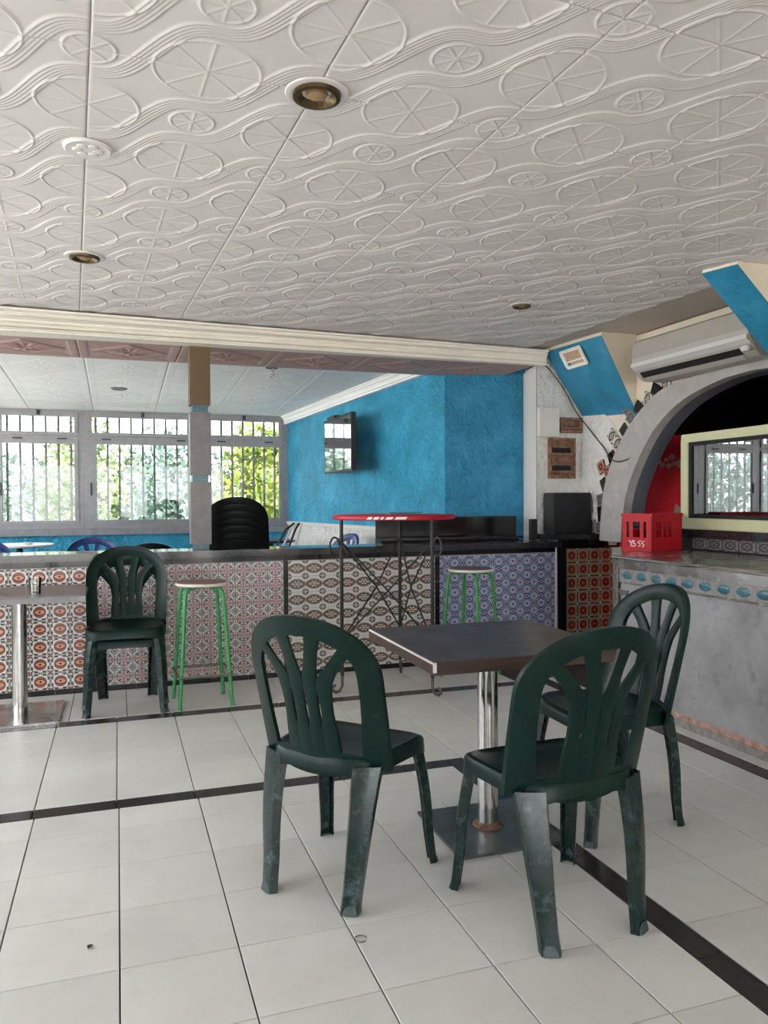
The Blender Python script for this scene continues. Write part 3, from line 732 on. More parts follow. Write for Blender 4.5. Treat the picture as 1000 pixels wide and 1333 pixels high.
def chair_meshes(mp, ml, mf):
    D = {}
    hp = hoop_path(); N = len(hp)
    wds = [.066-.0*abs(i-N/2)/N if 3 < i < N-4 else .066+.014*(1-min(i,N-1-i)/4) for i in range(N)]
    D['hoop'] = strip(hp, wds, .013, .006).mesh('hoop', mp, True)
    def slat(xb, xm, xt, zt, wt):
        path = []; wd = []; bow = 0
        for k in range(15):
            s = k/14; z = .455+(zt-.455)*s
            zm = .725
            if z < zm: q = (z-.455)/(zm-.455); x = xb+(xm-xb)*q; w_ = .054-.017*math.sin(PI*min(1, max(0, (q-.35)/.65)))
            else: q = min(1, (z-zm)/(zt-zm)); x = xm+(xt-xm)*(q**1.25); w_ = .054-.012*math.sin(PI*q)+(wt-.054)*q
            path.append((x, z)); wd.append(w_)
        return strip(path, wd, .009, .003).mesh('slat', mp, True)
    D['slats'] = [slat(-.072,-.074,-.170,.850,.044), slat(-.025,-.025,-.062,.897,.052), slat(.025,.025,.062,.897,.052), slat(.072,.074,.170,.850,.044)]
    # seat: dished plate with rolled skirt
    mb = MB(); n = 48; rings = []
    T = [2*PI*i/n for i in range(n)]
    def zs(x, y, r):
        dish = .474-.020*(1-r*r)+(-.018*max(0, (y-.12)/.10)**2)
        return dish
    for r in (.02,.25,.5,.72,.86,.94,1.0):
        ring = []
        for t in T:
            x, y = outline(t); x *= r; y = (y-.012)*r+.012; ring.append((x, y, zs(x, y, r)+(.006 if r > .9 and r < 1 else 0)))
        rings.append(ring)
    def sk(t):
        x, y = outline(t); return .045+.022*abs(math.cos(2*t+PI/2))*0+.018*(abs(math.sin(2*t))**2)
    rings.append([(*outline(t,.006), zs(*outline(t),1)-.010) for t in T]); rings.append([(*outline(t,.009), zs(*outline(t),1)-sk(t)) for t in T])
    rings.append([(*outline(t,.003), zs(*outline(t),1)-sk(t)) for t in T]); rings.append([(*outline(t,-.002), zs(*outline(t),1)-.012) for t in T])
    for r in (.8,.4,.02): rings.append([(outline(t)[0]*r, (outline(t)[1]-.012)*r+.012, .474-.020*(1-r*r)-.018*max(0,((outline(t)[1]-.012)*r+.012-.12)/.10)**2-.008) for t in T])
    mb.loft(rings); D['seat'] = mb.mesh('seat', mp, True)
    # rear apron that carries the slats
    mb = MB(); rr = []
    for i in range(17):
        x = -.185+.37*i/16; f = 1-(abs(x)/.185)**2
        rr.append([(x, Sy(x,.42)-.004-.004, .425-.02*f), (x, Sy(x,.50)-.004, .480+.014*f), (x, Sy(x,.50)+.008, .480+.014*f), (x, Sy(x,.42)+.004, .425-.02*f)])
    mb.loft(rr); D['apron'] = mb.mesh('back_apron', mp, True)
    D['legs'] = []; D['pads'] = []
    for sx in (-1, 1):
        D['legs'].append(leg_mb((sx*.188,-.172,.455), (sx*.165,-.245,.0), .112, .062, (sx*.45,-1)).mesh('leg', ml, True))
        D['legs'].append(leg_mb((sx*.205,.175,.455), (sx*.240,.232,.0), .082, .050, (sx*1,.8)).mesh('leg', ml, True))
    for sx in (-1, 1):
        for (x, y, n, w_, ln) in ((sx*.165,-.245,(sx*.45,-1),.050,(sx*.05,.16+.10)), (sx*.240,.232,(sx*1,.8),.040,(-sx*.18,-.22))):
            n = Vector((*n,0)).normalized(); t = Vector((-n.y,n.x,0)); c = Vector((x,y,0)); up = Vector((0,0,1)); sl = -n*.0+Vector((0,.07,0))*0
            prof = [(-.5,0),(.5,0),(.46,.30),(.22,.75),(0,1.05),(-.22,.75),(-.46,.30)]
            rr = []
            for d, k in ((-.004,1),(.0045,.86)):
                rr.append([tuple(c+t*(a*w_*k)+Vector((ln[0]*b*.055,ln[1]*b*.055,.002+b*.055*k))+n*(d+.003)) for a, b in prof])
            D['pads'].append(MB().loft(rr).mesh('foot_pad', mf, True))
    return D
def chair_obj(name, D, label, cat, loc, rot, group=None):
    t = thing(name, label, cat, loc, rot, group)
    for k in ('seat','hoop','apron'): ob({'seat':'seat','hoop':'back_hoop','apron':'back_apron'}[k], D[k], None, t)
    for s in D['slats']: ob('back_slat', s, None, t)
    for l, p in zip(D['legs'], D['pads']): g = ob('leg', l, None, t); ob('foot_pad', p, None, g)
    return t
DG = chair_meshes(m_green, m_leg, m_foot)
face = lambda dx, dy: math.atan2(dy, dx)-PI/2      # rotz so that local +y looks along (dx,dy)
G = 'green plastic chairs around the wooden table'
cA = chair_obj('plastic_chair', DG, 'dark green plastic chair on the left of the wooden table, seen from behind', 'chair', (.752,2.628,0), face(.36,.325), G)
cB = dup(cA, (1.315,2.19,0), face(.0,1)+.06, 'dark green plastic chair in front of the wooden table, nearest the viewer', G)
cC = dup(cA, (1.905,2.735,0), face(-1,.02), 'dark green plastic chair on the right side of the wooden table beside the steel counter', G)
cD = dup(cA, (.045,5.24,0), face(-.04,-1), 'dark green plastic chair, lower of the pair stacked against the tiled bar', 'stacked pair of green chairs at the bar')
cE = dup(cA, (.045,5.215,.062), face(-.04,-1), 'dark green plastic chair, upper of the pair stacked against the tiled bar', 'stacked pair of green chairs at the bar')
DK = chair_meshes(m_blackpl, m_blackpl, m_blackpl)
NS = ['bottom','second','third','fourth','fifth','sixth','seventh','top']
base = None
for k in range(8):
    lb = 'black plastic chair, %s of the tall stack behind the bar' % (NS[k] if k in (0, 7) else NS[k]+' from bottom')
    p = (.915, 6.36+.010*k, .056*k)
    if base is None: base = chair_obj('black_chair', DK, lb, 'chair', p, face(.10,1), 'tall stack of black chairs')
    else: dup(base, p, face(.10,1), lb, 'tall stack of black chairs')
dup(base, (.30,7.30,0), face(.1,1), 'dark plastic chair behind the bar whose hoop shows left of the column', 'lone dark chair behind the bar')
DB = chair_meshes(m_bluepl, m_bluepl, m_bluepl)
b1 = chair_obj('blue_chair', DB, 'dark blue plastic chair behind the bar beside the white table tops', 'chair', (-.22,8.05,0), face(.1,-1), 'blue chairs behind the bar')
dup(b1, (-1.08,8.05,0), face(.6,-1), 'dark blue plastic chair behind the bar at the left edge of the picture', 'blue chairs behind the bar')
dup(b1, (2.10,7.95,.0), face(-1,-.3), 'blue plastic chair behind the bar standing left of the black back bar', 'blue chairs behind the bar')
# curved metal lounge chair far behind
lc = thing('wire_chair', 'black and white curved slat chair behind the bar by the white wainscot', 'chair', (1.80,8.7,0))
for k in range(4): ob('back_slat', MB().tube([(-.12+.07*k,0,.5),(-.10+.07*k,-.02,.8),(.0+.055*k,-.02,.98),(.10+.03*k,0,1.05)], .013, 8), m_iron if k % 2 == 0 else m_white, lc, smooth=True)
ob('seat', MB().box(-.2,.2,-.4,.0,.44,.48), m_iron, lc)
for x in (-.18,.18):
    for y in (-.38,-.03): ob('leg', MB().tube([(x,y,0),(x,y,.44)], .012), m_iron, lc)
# ============================================================ TABLES
tb = thing('pedestal_table', 'square dark wooden table on a chrome pole with steel floor plate, among the green chairs', 'table', (1.392,2.795,0), math.radians(-.6))
ob('tabletop', MB().box(-.378,.378,-.372,.372,.738,.762), m_wood, tb, bevel=.002)
mb = MB()
ob('underside', MB().box(-.355,.355,-.35,.35,.716,.738), m_wood, tb)
ob('edge_band', MB().box(-.3805,-.378,-.374,.372,.718,.753), m_wood, tb)
ob('edge_trim', MB().box(-.3812,-.377,-.374,.372,.7535,.7605).box(-.3835,-.372,-.3775,-.370,.728,.7612), m_white, tb, label='pale chipped edge trim')
ob('edge_band', MB().box(-.378,.378,-.3745,-.372,.718,.760), m_wood, tb)
ob('pole', MB().cyl((0,0),.041,.012,.716,32), m_chrome, tb, smooth=True)
ob('collar', MB().lathe([(.041,.012),(.062,.013),(.058,.018),(.043,.024),(.041,.03)], 32), mat('rusty_weld', (.16,.09,.06), .8, .3, var=.6, vscale=60), tb, smooth=True)
ob('floor_plate', MB().box(-.222,.222,-.230,.215,0,.012), m_plate, tb, bevel=.001)
ob('mounting_plate', MB().box(-.10,.10,-.10,.10,.704,.716), m_plate, tb)
tl = thing('bar_table', 'square steel pedestal table with a glass on it beside the tiled bar on the left', 'table', (-.595,5.20,0))
ob('tabletop', MB().box(-.40,.41,-.33,.36,.735,.760), mat('brushed_top', (.14,.115,.11), .28, .2, var=.2, vscale=8), tl, bevel=.003)
ob('edge_band', MB().box(-.402,.412,-.334,-.330,.728,.758), m_cement, tl)
ob('pole', MB().cyl((.02,0),.044,.012,.735,28), m_chrome, tl, smooth=True)
ob('floor_plate', MB().box(-.25,.255,-.25,.29,0,.014), m_steel, tl, bevel=.001)
gl = thing('drinking_glass', 'small clear drinking glass with dark dregs on the left steel table', 'glass', (-.470,5.06,.760))
ob('tumbler', MB().lathe([(.0,.001),(.030,.001),(.036,.10),(.033,.10),(.028,.008),(.0,.008)], 20), glass_mat('tumbler_glass', (.93,.95,.92), 2.0), gl, smooth=True)
ob('dregs', MB().cyl((0,0),.027,.009,.017,16), m_bottle, gl)
at = thing('ashtray', 'pale ashtray on the left steel table at the picture edge', 'ashtray', (-.73,5.12,.760))
ob('dish', MB().lathe([(0,.001),(.045,.001),(.055,.022),(.048,.022),(.04,.008),(0,.008)], 20), m_decal2, at, smooth=True)
# white café tables behind the bar
def cafe(name, x, y, z, a, b, label, m_=m_marble, lg=m_iron):
    t = thing(name, label, 'table', (x,y,0), 0, 'round white tables behind the bar')
    ring = lambda s, zz: [(a*s*math.cos(q), b*s*math.sin(q), zz) for q in [2*PI*k/32 for k in range(32)]]
    ob('tabletop', MB().loft([ring(.97,z-.028),ring(1,z-.02),ring(1,z-.004),ring(.985,z)]), m_, t, smooth=True)
    ob('pole', MB().cyl((0,0),.035,.02,z-.028), lg, t, smooth=True); ob('base', MB().cyl((0,0),.2,0,.02), lg, t, smooth=True); return t
cafe('cafe_table', -1.02, 9.35, .845, .35, .35, 'round white table behind the bar with an ashtray, the one nearer the windows')
cafe('cafe_table', -.72, 8.3, .80, .40, .36, 'round white table behind the bar, the one nearer the bar')
cafe('dark_table', 1.72, 9.2, .84, .30, .30, 'small dark round table behind the stack of black chairs', m_granite)
ob('ashtray', MB().lathe([(0,.001),(.05,.001),(.06,.02),(.05,.02),(.045,.008),(0,.008)], 20), m_marble, label='small white ashtray on the white table behind the bar', cat='ashtray', loc=(-.93,9.25,.846), smooth=True)
# red topped iron high table
rt = thing('high_table', 'tall wrought iron table with a round red top in front of the bar', 'table', (1.83,5.13,0))
R_ = .43
mb = MB().lathe([(0,1.178),(R_-.02,1.178),(R_,1.185),(R_,1.203),(R_-.01,1.210),(0,1.210)], 48); ob('tabletop', mb, m_red, rt, smooth=True)
for k, (a0, a1) in enumerate(((3.95,4.02),(4.05,4.13),(4.16,4.20),(4.24,4.34),(4.38,4.55))):
    rings = [[(  (R_+.0008)*math.cos(a), (R_+.0008)*math.sin(a), 1.186),((R_+.0008)*math.cos(a+.03), (R_+.0008)*math.sin(a+.03), 1.202)] for a in (a0, (a0+a1)/2, a1)]
    ob('painted_stripe', MB().loft(rings, cap=False, closed=False), m_logo, rt)
legs3 = [(-.46,-.06), (.19,.38), (.18,-.38)]
for i, (lx, ly) in enumerate(legs3):
    d = Vector((lx,ly,0)).normalized(); P = lambda r, z, o=Vector((lx,ly,0)), d=d: tuple(Vector((o.x,o.y,z))+d*r)
    s = .86
    o0 = Vector((lx*s, ly*s, 0)); P = lambda r, z, o0=o0, d=d: (o0.x+d.x*r, o0.y+d.y*r, z)
    g = ob('leg', MB().tube([P(0,1.178),P(0,.9),P(0,.5),P(.0,.12)], .013, 8), m_iron, rt, smooth=True)
    ob('foot_scroll', MB().tube([P(0,.13),P(.0,.05),P(.02,.016),P(.05,.012),P(.075,.030),P(.07,.055),P(.05,.058)], .010, 8), m_iron_worn, g, smooth=True)
    ob('top_scroll', MB().tube([P(.01,1.02)]+[P(.05+.035*math.cos(a), 1.00+.062*math.sin(a)) for a in [PI-2*PI*k/14 for k in range(13)]], .007, 6), m_iron, g, smooth=True)
    nx = legs3[(i+1)%3]; q1 = (nx[0]*s, nx[1]*s)
    for (za, zb) in ((1.03,.36),(.36,1.03)):
        mid = ((o0.x+q1[0])/2*.8, (o0.y+q1[1])/2*.8)
        ob('cross_brace', MB().tube([(o0.x,o0.y,za),((o0.x+mid[0])/2,(o0.y+mid[1])/2,za*.75+zb*.25),(mid[0],mid[1],(za+zb)/2),((q1[0]+mid[0])/2,(q1[1]+mid[1])/2,za*.25+zb*.75),(q1[0],q1[1],zb)], .006, 6), m_iron, rt, smooth=True)
tr = thing('wire_tray', 'thin copper wire rack lying on the red high table', 'rack', (1.86,5.00,1.211))
ob('wire', MB().tube([(-.11,-.04,.003),(.11,-.04,.003),(.11,.04,.003),(-.11,.04,.003)], .003, 6, loop=True), m_rust, tr)
ob('wire', MB().tube([(-.12,-.04,.016),(.12,-.04,.016)], .003, 6), m_rust, tr)
for x in (-.1,0,.1): ob('wire', MB().tube([(x,-.04,.003),(x,-.04,.018)], .0025, 6), m_rust, tr)
# ============================================================ GREEN STOOLS
def stool(label, loc, rot, mg, h=.785, s=.165, st=.10):
    t = thing('bar_stool', label, 'stool', loc, rot, 'green bar stools')
    ob('seat', MB().lathe([(0,h-.022),(.155,h-.022),(.168,h-.014),(.168,h-.003),(.160,h),(0,h)], 36), m_white, t, smooth=True, label='white edged round seat')
    ob('seat_pad', MB().lathe([(0,h),(.158,h),(.156,h+.004),(0,h+.005)], 36), m_seatwood, t, smooth=True)
    for sx in (-1,1):
        for sy in (-1,1):
            P = lambda r, z: (sx*r, sy*r, z)
            l = ob('leg', MB().tube([P(.05,h-.034),P(.085,h-.034),P(.108,h-.045),P(.118,h-.07),P(.128,h-.2),P(.148,.25),P(s,0)], .0125, 10), mg, t, smooth=True)
    r_ = .153
    for a, b in (((-1,-1),(1,-1)),((1,-1),(1,1)),((1,1),(-1,1)),((-1,1),(-1,-1))):
        k = 1.09
        ob('foot_rail', MB().tube([(a[0]*r_*k,a[1]*r_*k,.205),(b[0]*r_*k,b[1]*r_*k,.205)], .009, 8), m_rust, t, smooth=True)
    return t
stool('round bar stool with light green tubular legs beside the stacked pair of green chairs', (.512,5.17,0), .05, m_greenpaint)
stool('round bar stool with deep green legs behind the wooden table by the blue tiles', (2.475,5.25,0), .62, m_greenpaint2, .80, .160)
# ============================================================ STEEL COUNTER (right)
sc = thing('steel_counter', 'grey steel and cement bar counter on the right with turquoise ovals under its rim', 'counter', (3.04,4.28,0))
X0 = 3.04; Y0 = 4.28
foot = [(0,0),(.49,.70),(.80,.70),(.80,-3.4),(0,-3.4)]
ob('body', MB().prism([(.03,-.02),(.50,.66),(.78,.66),(.78,-3.4),(.03,-3.4)], lambda a,b,d:(a,b,d), .0, .895), m_cement, sc)
ob('front_panel', MB().box(.012,.03,-3.4,-.06,.075,.775), m_cement, sc)
ob('broken_skirting', MB().box(.004,.03,-3.4,-.06,.0,.045), m_strip, sc); ob('red_edge', MB().box(.010,.03,-3.4,-.06,.045,.075), m_redbrick, sc)
ob('oval_strip', MB().box(.008,.03,-3.4,-.05,.785,.868), m_strip, sc)
ob('chrome_bead', MB().tube([(.006,-3.4,.780),(.006,-.05,.780)], .007, 8), m_steel, sc, smooth=True)
mb0 = MB(); n = 16; mb0.loft([[(-d,.048*r*math.cos(q),.026*r*math.sin(q)) for q in [2*PI*k/n for k in range(n)]] for d, r in ((.0,1),(.003,.97),(.005,.85))])
ov = mb0.mesh('oval_tile', m_turq, True)
for k in range(11):
    o = link(bpy.data.objects.new('oval_tile', ov), sc); o.location = (.008, -.13-.138*k, .828)
ob('corner_post', MB().box(-.006,.03,-.045,.0,.0,.890), m_steel, sc, bevel=.003); ob('post_side', MB().box(.03,.055,-.03,.035,.0,.885), m_steel, sc)
ob('worktop', MB().prism(foot, lambda a,b,d:(a-.012,b,d), .897, .946), m_steel, sc, bevel=.004)
ob('rim_lip', MB().tube([(-.014,-3.4,.935),(-.014,.0,.935)], .009, 8), m_chrome, sc, smooth=True); ob('rim_groove', MB().box(.0,.02,-3.4,-.05,.868,.897), m_steel, sc)
ob('latch', MB().box(-.004,.012,-.15,-.06,.700,.735), m_chrome, sc, bevel=.003)
# inner bench with black slab and the display cooler
bn = thing('bar_bench', 'black slab bench inside the arch carrying the display cooler', 'counter', (3.86,2.5,0))
ob('core', MB().box(.10,.80,-.3,2.70,0,1.03), m_dark, bn)
ob('slab', MB().box(.03,.95,-.3,2.72,1.032,1.090), m_granite, bn, bevel=.004)
me = glazed_mesh('grey_ring_tile', .14, .08, m_greyt); 
for k in range(12):
    o = link(bpy.data.objects.new('grey_ring_tile', me if k > 4 else bpy.data.meshes.get('pale_star') or glazed_mesh('pale_star', .14, .08, m_bluet)), bn); o.location = (.10, .40+.15*k, .988); o.rotation_euler = (0,0,-PI/2)
ang = math.radians(2.5)
ck = thing('display_cooler', 'glass fronted display cooler with a cream yellow frame in the arch', 'cooler', (3.97,4.735,1.091), -ang)
# local: y from 0 (far/left) to -1.3 (near); x into the bar
L_ = 1.32; Hh = .69
mb = MB(); f = .075
for q in ((-L_,0,0,f),(-L_,0,Hh-.06,Hh),(-f,0,f,Hh-.06),(-L_,-L_+f,f,Hh-.06)): mb.box(-.02,.02,q[0],q[1],q[2],q[3])
ob('front_frame', mb, m_coolerfr, ck, bevel=.004)
mb = MB()
for q in ((-L_+f,-f,f,f+.028),(-L_+f,-f,Hh-.06-.028,Hh-.06),(-f-.028,-f,f+.028,Hh-.088),(-L_+f,-L_+f+.028,f+.028,Hh-.088)): mb.box(-.012,.016,q[0],q[1],q[2],q[3])
ob('gasket', mb, m_dark, ck)
ob('glass_pane', MB().box(.0,.004,-L_+f+.028,-f-.028,f+.028,Hh-.088), m_cglass, ck)
mb = MB().box(.02,.52,-L_,0,0,.05).box(.02,.52,-L_,0,Hh-.05,Hh).box(.49,.52,-L_,0,.05,Hh-.05).box(.02,.49,-.04,0,.05,Hh-.05).box(.02,.49,-L_,-L_+.04,.05,Hh-.05); ob('cabinet', mb, m_cool_in, ck)
for z in (.27,.48): ob('shelf', MB().box(.05,.48,-L_+.05,-.05,z,z+.012), m_alu, ck)
def rotp(lx, ly): return (3.97+lx*math.cos(-ang)-ly*math.sin(-ang), 4.735+lx*math.sin(-ang)+ly*math.cos(-ang))
ORD = ['first','second','third','fourth','fifth','sixth','seventh','eighth','ninth','tenth','eleventh','twelfth','thirteenth']
canme = {}
CN = {'red':m_can_r,'blue':m_can_b,'white':m_can_w}
n_ = 0
for zi, z in enumerate((.052,.284,.494)):
    for k in range(13):
        cl_ = ['red','red','blue','blue','blue','white','red','blue','white','white','red','blue','white'][(k+zi*2) % 13]
        if zi == 0 and k < 2: cl_ = 'red'
        x, y = rotp(.13, -.12-.09*k); key = cl_
        if key not in canme:
            canme[key] = MB().lathe([(0,0),(.026,0),(.031,.006),(.031,.108),(.025,.118),(0,.118)], 16).mesh('drink_can', CN[cl_], True)
        ob('drink_can', canme[key], None, label='%s drink can, %s from the left on the %s cooler shelf' % (cl_, ORD[k], ('bottom','middle','top')[zi]), cat='can', group='drink cans in the display cooler', loc=(x,y,1.091+z))
# red fridge behind
fr = thing('red_fridge', 'red drinks fridge with bubble print standing inside the arch', 'fridge', (4.13,5.53,0), math.atan2(-.42, .50))
ob('cabinet', MB().box(-.12,.68,0,.55,.05,1.835), m_redf, fr, bevel=.01)
ob('plinth', MB().box(-.10,.66,.03,.52,0,.05), m_dark, fr)
for (u, v, r) in ((.16,1.600,.030),(.205,1.615,.018),(.255,1.635,.020),(.30,1.655,.026),(.275,1.585,.022),(.315,1.60,.020),(.365,1.600,.036),(.225,1.59,.022),(.40,1.36,.020)):
    mb = MB().loft([[(u+r*math.cos(q),-.001-d,v+r*math.sin(q)) for q in [2*PI*k/16 for k in range(16)]] for d in (0,.001)]); ob('printed_bubble', mb, m_decal, fr)
ob('printed_leaf', MB().prism([(.30,1.10),(.33,1.27),(.37,1.23),(.46,1.17),(.47,1.10)], lambda a,b,d:(a,d,b), -.002, -.001), m_decal2, fr)
# back shelf with bottles
bs = thing('bottle_shelf', 'dark wooden back bar shelving seen through the arch', 'shelf', (6.15,4.2,0))
for z in (1.35,1.75,2.1): ob('shelf_board', MB().box(0,.32,-1.8,2.3,z,z+.03), m_bardark, bs)
for y in (-1.8,.3,2.27): ob('upright', MB().box(0,.32,y,y+.03,0,2.3), m_bardark, bs)
bt = thing('bottle', 'dark bottle on the lower back shelf inside the arch, first from the right', 'bottle', (6.25,4.9,1.381), 0, 'bottles on the back bar shelves')
ob('glass_body', MB().lathe([(0,0),(.036,0),(.038,.02),(.038,.16),(.015,.21),(.014,.27),(0,.27)], 14), m_bottle_g, bt, smooth=True); ob('paper_label', MB().lathe([(.0385,.05),(.0385,.12)], 14), m_can_w, bt, smooth=True)
for z, ys in ((1.381,(5.1,5.35,5.6,5.8,6.1,6.3)),(1.781,(4.8,5.0,5.25,5.5,5.9,6.2)),(2.131,())):
    for q, y in enumerate(ys): dup(bt, (6.25+random.uniform(-.03,.03),y,z), 0, 'dark bottle on the %s back shelf inside the arch, %s from the right' % (('lower', ORD[q+1]) if z < 1.5 else ('upper', ORD[q])), 'bottles on the back bar shelves')
ob('cupboard', MB().box(5.2,5.6,4.55,5.05,0,2.3), m_teal, label='dark teal tall cupboard inside the bar above the cooler', cat='cupboard', bevel=.01)
# crate
cr = thing('bottle_crate', 'red plastic bottle crate with white script on the steel counter corner', 'crate', (3.455,4.43,.947), math.radians(-72))
# local: face A along -x direction (left), face B along +x
cw = .20; H_ = .262; th = .010
def crate_side(nm, P, wid, holes, par):
    zs = [0,.095,.205,H_]; mb = MB()
    mb.prism([(0,0),(wid,0),(wid,.095),(0,.095)], P, 0, th); mb.prism([(0,.205),(wid,.205),(wid,H_),(0,H_)], P, 0, th)
    xs = [0]+[v for h in holes for v in h]+[wid]
    for i in range(0, len(xs), 2): mb.prism([(xs[i],.095),(xs[i+1],.095),(xs[i+1],.205),(xs[i],.205)], P, 0, th)
    mb.prism([(-.003,H_-.022),(wid+.003,H_-.022),(wid+.003,H_),(-.003,H_)], P, -.005, 0)
    return ob(nm, mb, m_redpl, par)
# corner nearest camera at local origin; left face runs along -x, right face along +y
cA_, cB_ = .245, .36
PA = lambda a, b, d: (-cA_+a, d, b)
PBf = lambda a, b, d: (-d, a, b)
crate_side('side_wall', PA, cA_, [(.040,.064),(.092,.148),(.176,.200)], cr)
crate_side('side_wall', PBf, cB_, [(.05,.11),(.14,.17),(.20,.23)], cr)
crate_side('side_wall', lambda a,b,d:(-cA_+a,cB_-d,b), cA_, [(.05,.19)], cr); crate_side('side_wall', lambda a,b,d:(-cA_+d,a,b), cB_, [(.06,.24)], cr)
ob('crate_floor', MB().box(-cA_+th,-th,th,cB_-th,.004,.012), m_redpl, cr); 
mb = MB()
for x in (.08,.16): mb.box(-x-.003,-x+.003,th,cB_-th,.012,.15)
for y in (.10,.20): mb.box(-cA_+th,-th,y-.003,y+.003,.012,.15)
ob('dividers', mb, m_redpl, cr)
def squig(pts, nm='script_letter'):
    k = .00042
    return ob(nm, MB().tube([(-cA_+(x)*1.0, -.0015, z) for x, z in pts], .0035, 6), m_logo, cr)
sx = lambda a: .062+(a-128)/85*.125; sz = lambda b: .030+(1258-b)/45*.045
for st in ([(128,1214),(136,1226),(142,1240),(138,1256)],[(150,1212),(142,1228)],[(160,1216),(152,1222),(150,1232),(162,1236),(164,1248),(154,1256),(146,1252)],
           [(196,1216),(184,1218),(176,1226),(186,1234),(190,1246),(180,1254)],[(214,1218),(202,1222),(196,1232),(208,1238),(210,1248),(200,1258)]):
    squig([(sx(a), sz(b)) for a, b in st])
for x, y in ((-.05,.05),(-.13,.16)):
    bx_ = MB().lathe([(0,0),(.031,0),(.033,.02),(.033,.13),(.013,.19),(.012,.235),(0,.235)], 14)
    c_, s_ = math.cos(math.radians(-72)), math.sin(math.radians(-72))
    ob('bottle', bx_, m_bottle, label='dark bottle inside the red crate, %s' % ('behind its middle slot' if x < -.1 else 'behind its corner'), cat='bottle', loc=(3.455+x*c_-y*s_, 4.43+x*s_+y*c_, .960), smooth=True)
# ============================================================ WALL THINGS ON THE RIGHT
ac = thing('air_conditioner', 'cream wall air conditioner mounted above the arch', 'air conditioner', (3.90,4.30,2.18))
prof = [(0,0),(-.19,.0),(-.24,.035),(-.285,.10),(-.295,.16),(-.285,.275),(-.24,.30),(0,.30)]
ob('body', MB().prism(prof, lambda a,b,d:(a,d,b), -.57, .56), m_ac, ac, bevel=.006)
ob('front_lip', MB().loft([[(-.262,y,.070),(-.300,y,.098),(-.302,y,.125),(-.287,y,.120)] for y in (-.56,.56)]), m_ac_lo, ac)
ob('outlet', MB().loft([[(-.215,y,.012),(-.262,y,.056),(-.266,y,.052),(-.222,y,.006)] for y in (-.46,.50)]), m_dark, ac, label='dark air outlet slot')
ob('louvre', MB().loft([[(-.205,y,-.002),(-.236,y,.018),(-.240,y,.014),(-.208,y,-.010)] for y in (-.47,.50)]), m_ac, ac)
ob('end_knob', MB().box(-.285,-.255,-.555,-.49,.03,.062), m_ac_lo, ac, bevel=.006)
# fuse box, niches on the stub wall (faces -y at 5.97)
ob('fuse_box', MB().box(3.455,3.655,5.925,5.969,1.855,2.10), m_whitepaint, label='blank cream electrical box on the stucco wall beside the blue panel', cat='box', bevel=.004)
def niche(label, x0, x1, z0, z1, gaps):
    t = thing('wall_shelf', label, 'shelf', (x0,5.968,z0), 0); W = x1-x0; H = z1-z0
    ob('backing', MB().box(0,W,-.010,0,0,H), m_brown, t)
    mb = MB()
    for q in ((0,W,0,.022),(0,W,H-.022,H),(0,.018,.022,H-.022),(W-.018,W,.022,H-.022)): mb.box(q[0],q[1],-.045,-.010,q[2],q[3])
    ob('frame', mb, m_brown, t)
    for a, b in gaps: ob('dark_slot', MB().box(.03,W-.03,-.013,-.010,a,b), m_dark, t); ob('shelf_board', MB().box(.018,W-.018,-.050,-.010,a-.02,a), m_brown, t)
    return t
niche('brown wooden wall rack with two dark slots on the stucco wall', 3.560,3.815,1.49,1.845,((.07,.115),(.225,.27)))
niche('small brown carved wall rack above the larger two slot rack', 3.668,3.885,1.892,2.025,((.05,.06),))
# mosaic pieces around the arch on the wall
def piece(y, z, w_, h_, rot, kind):
    mt = {'k':m_blacktile,'g':m_greyt,'l':m_lens,'r':m_ros}[kind]; nm = 'mosaic_tile'
    me = glazed_mesh(nm, w_, h_, mt, .014); o = link(bpy.data.objects.new(nm, me), bpy.data.objects['wall_right'])
    o.rotation_euler = (rot, 0, -PI/2); o.location = (WX-.008, y, z)
    o.rotation_euler = (Matrix.Rotation(-PI/2, 4, 'Z') @ Matrix.Rotation(rot, 4, 'Y')).to_euler()
OUTp = [(Vector((a[0], a[1]))) for a in OUT0]
def along(s):
    L = 0
    for a, b in zip(OUTp, OUTp[1:]):
        l = (b-a).length
        if L+l >= s: 
            t = (s-L)/l; p = a.lerp(b, t); d = (b-a).normalized(); return p, d
        L += l
    return OUTp[-1], Vector((-1,0))
for s, kind, nn, off in ((.10,'g',2,.05),(.22,'k',1,.035),(.33,'g',1,.06),(.45,'k',1,.035),(.57,'r',2,.045),(.69,'k',1,.035),(.82,'l',2,.05),(.95,'k',1,.035),(1.07,'g',2,.055),(1.19,'k',1,.04),(1.30,'l',1,.035),(1.42,'k',1,.04),(1.52,'l',1,.03)):
    p, d = along(s); nrm = Vector((-d.y, d.x)); nrm = -nrm if nrm.x < 0 else nrm      # outward = +y side
    if nrm.y < -.2: nrm = -nrm
    rot = -math.atan2(nrm.y, nrm.x)
    for q in range(nn):
        c = p+nrm*(off+.012+.102*q)
        piece(c.x, c.y, .100 if kind != 'k' else .09, .105 if kind != 'k' else .13, rot+PI, kind)
ob('speaker', MB().box(3.50,3.87,5.765,5.945,1.013,1.365), m_black, label='black box loudspeaker standing on the raised bar pier', cat='speaker', bevel=.008)
ob('small_device', MB().box(3.36,3.42,5.90,5.95,.957,1.14), m_black, label='small upright black device at the end of the bar top', cat='device', bevel=.004)
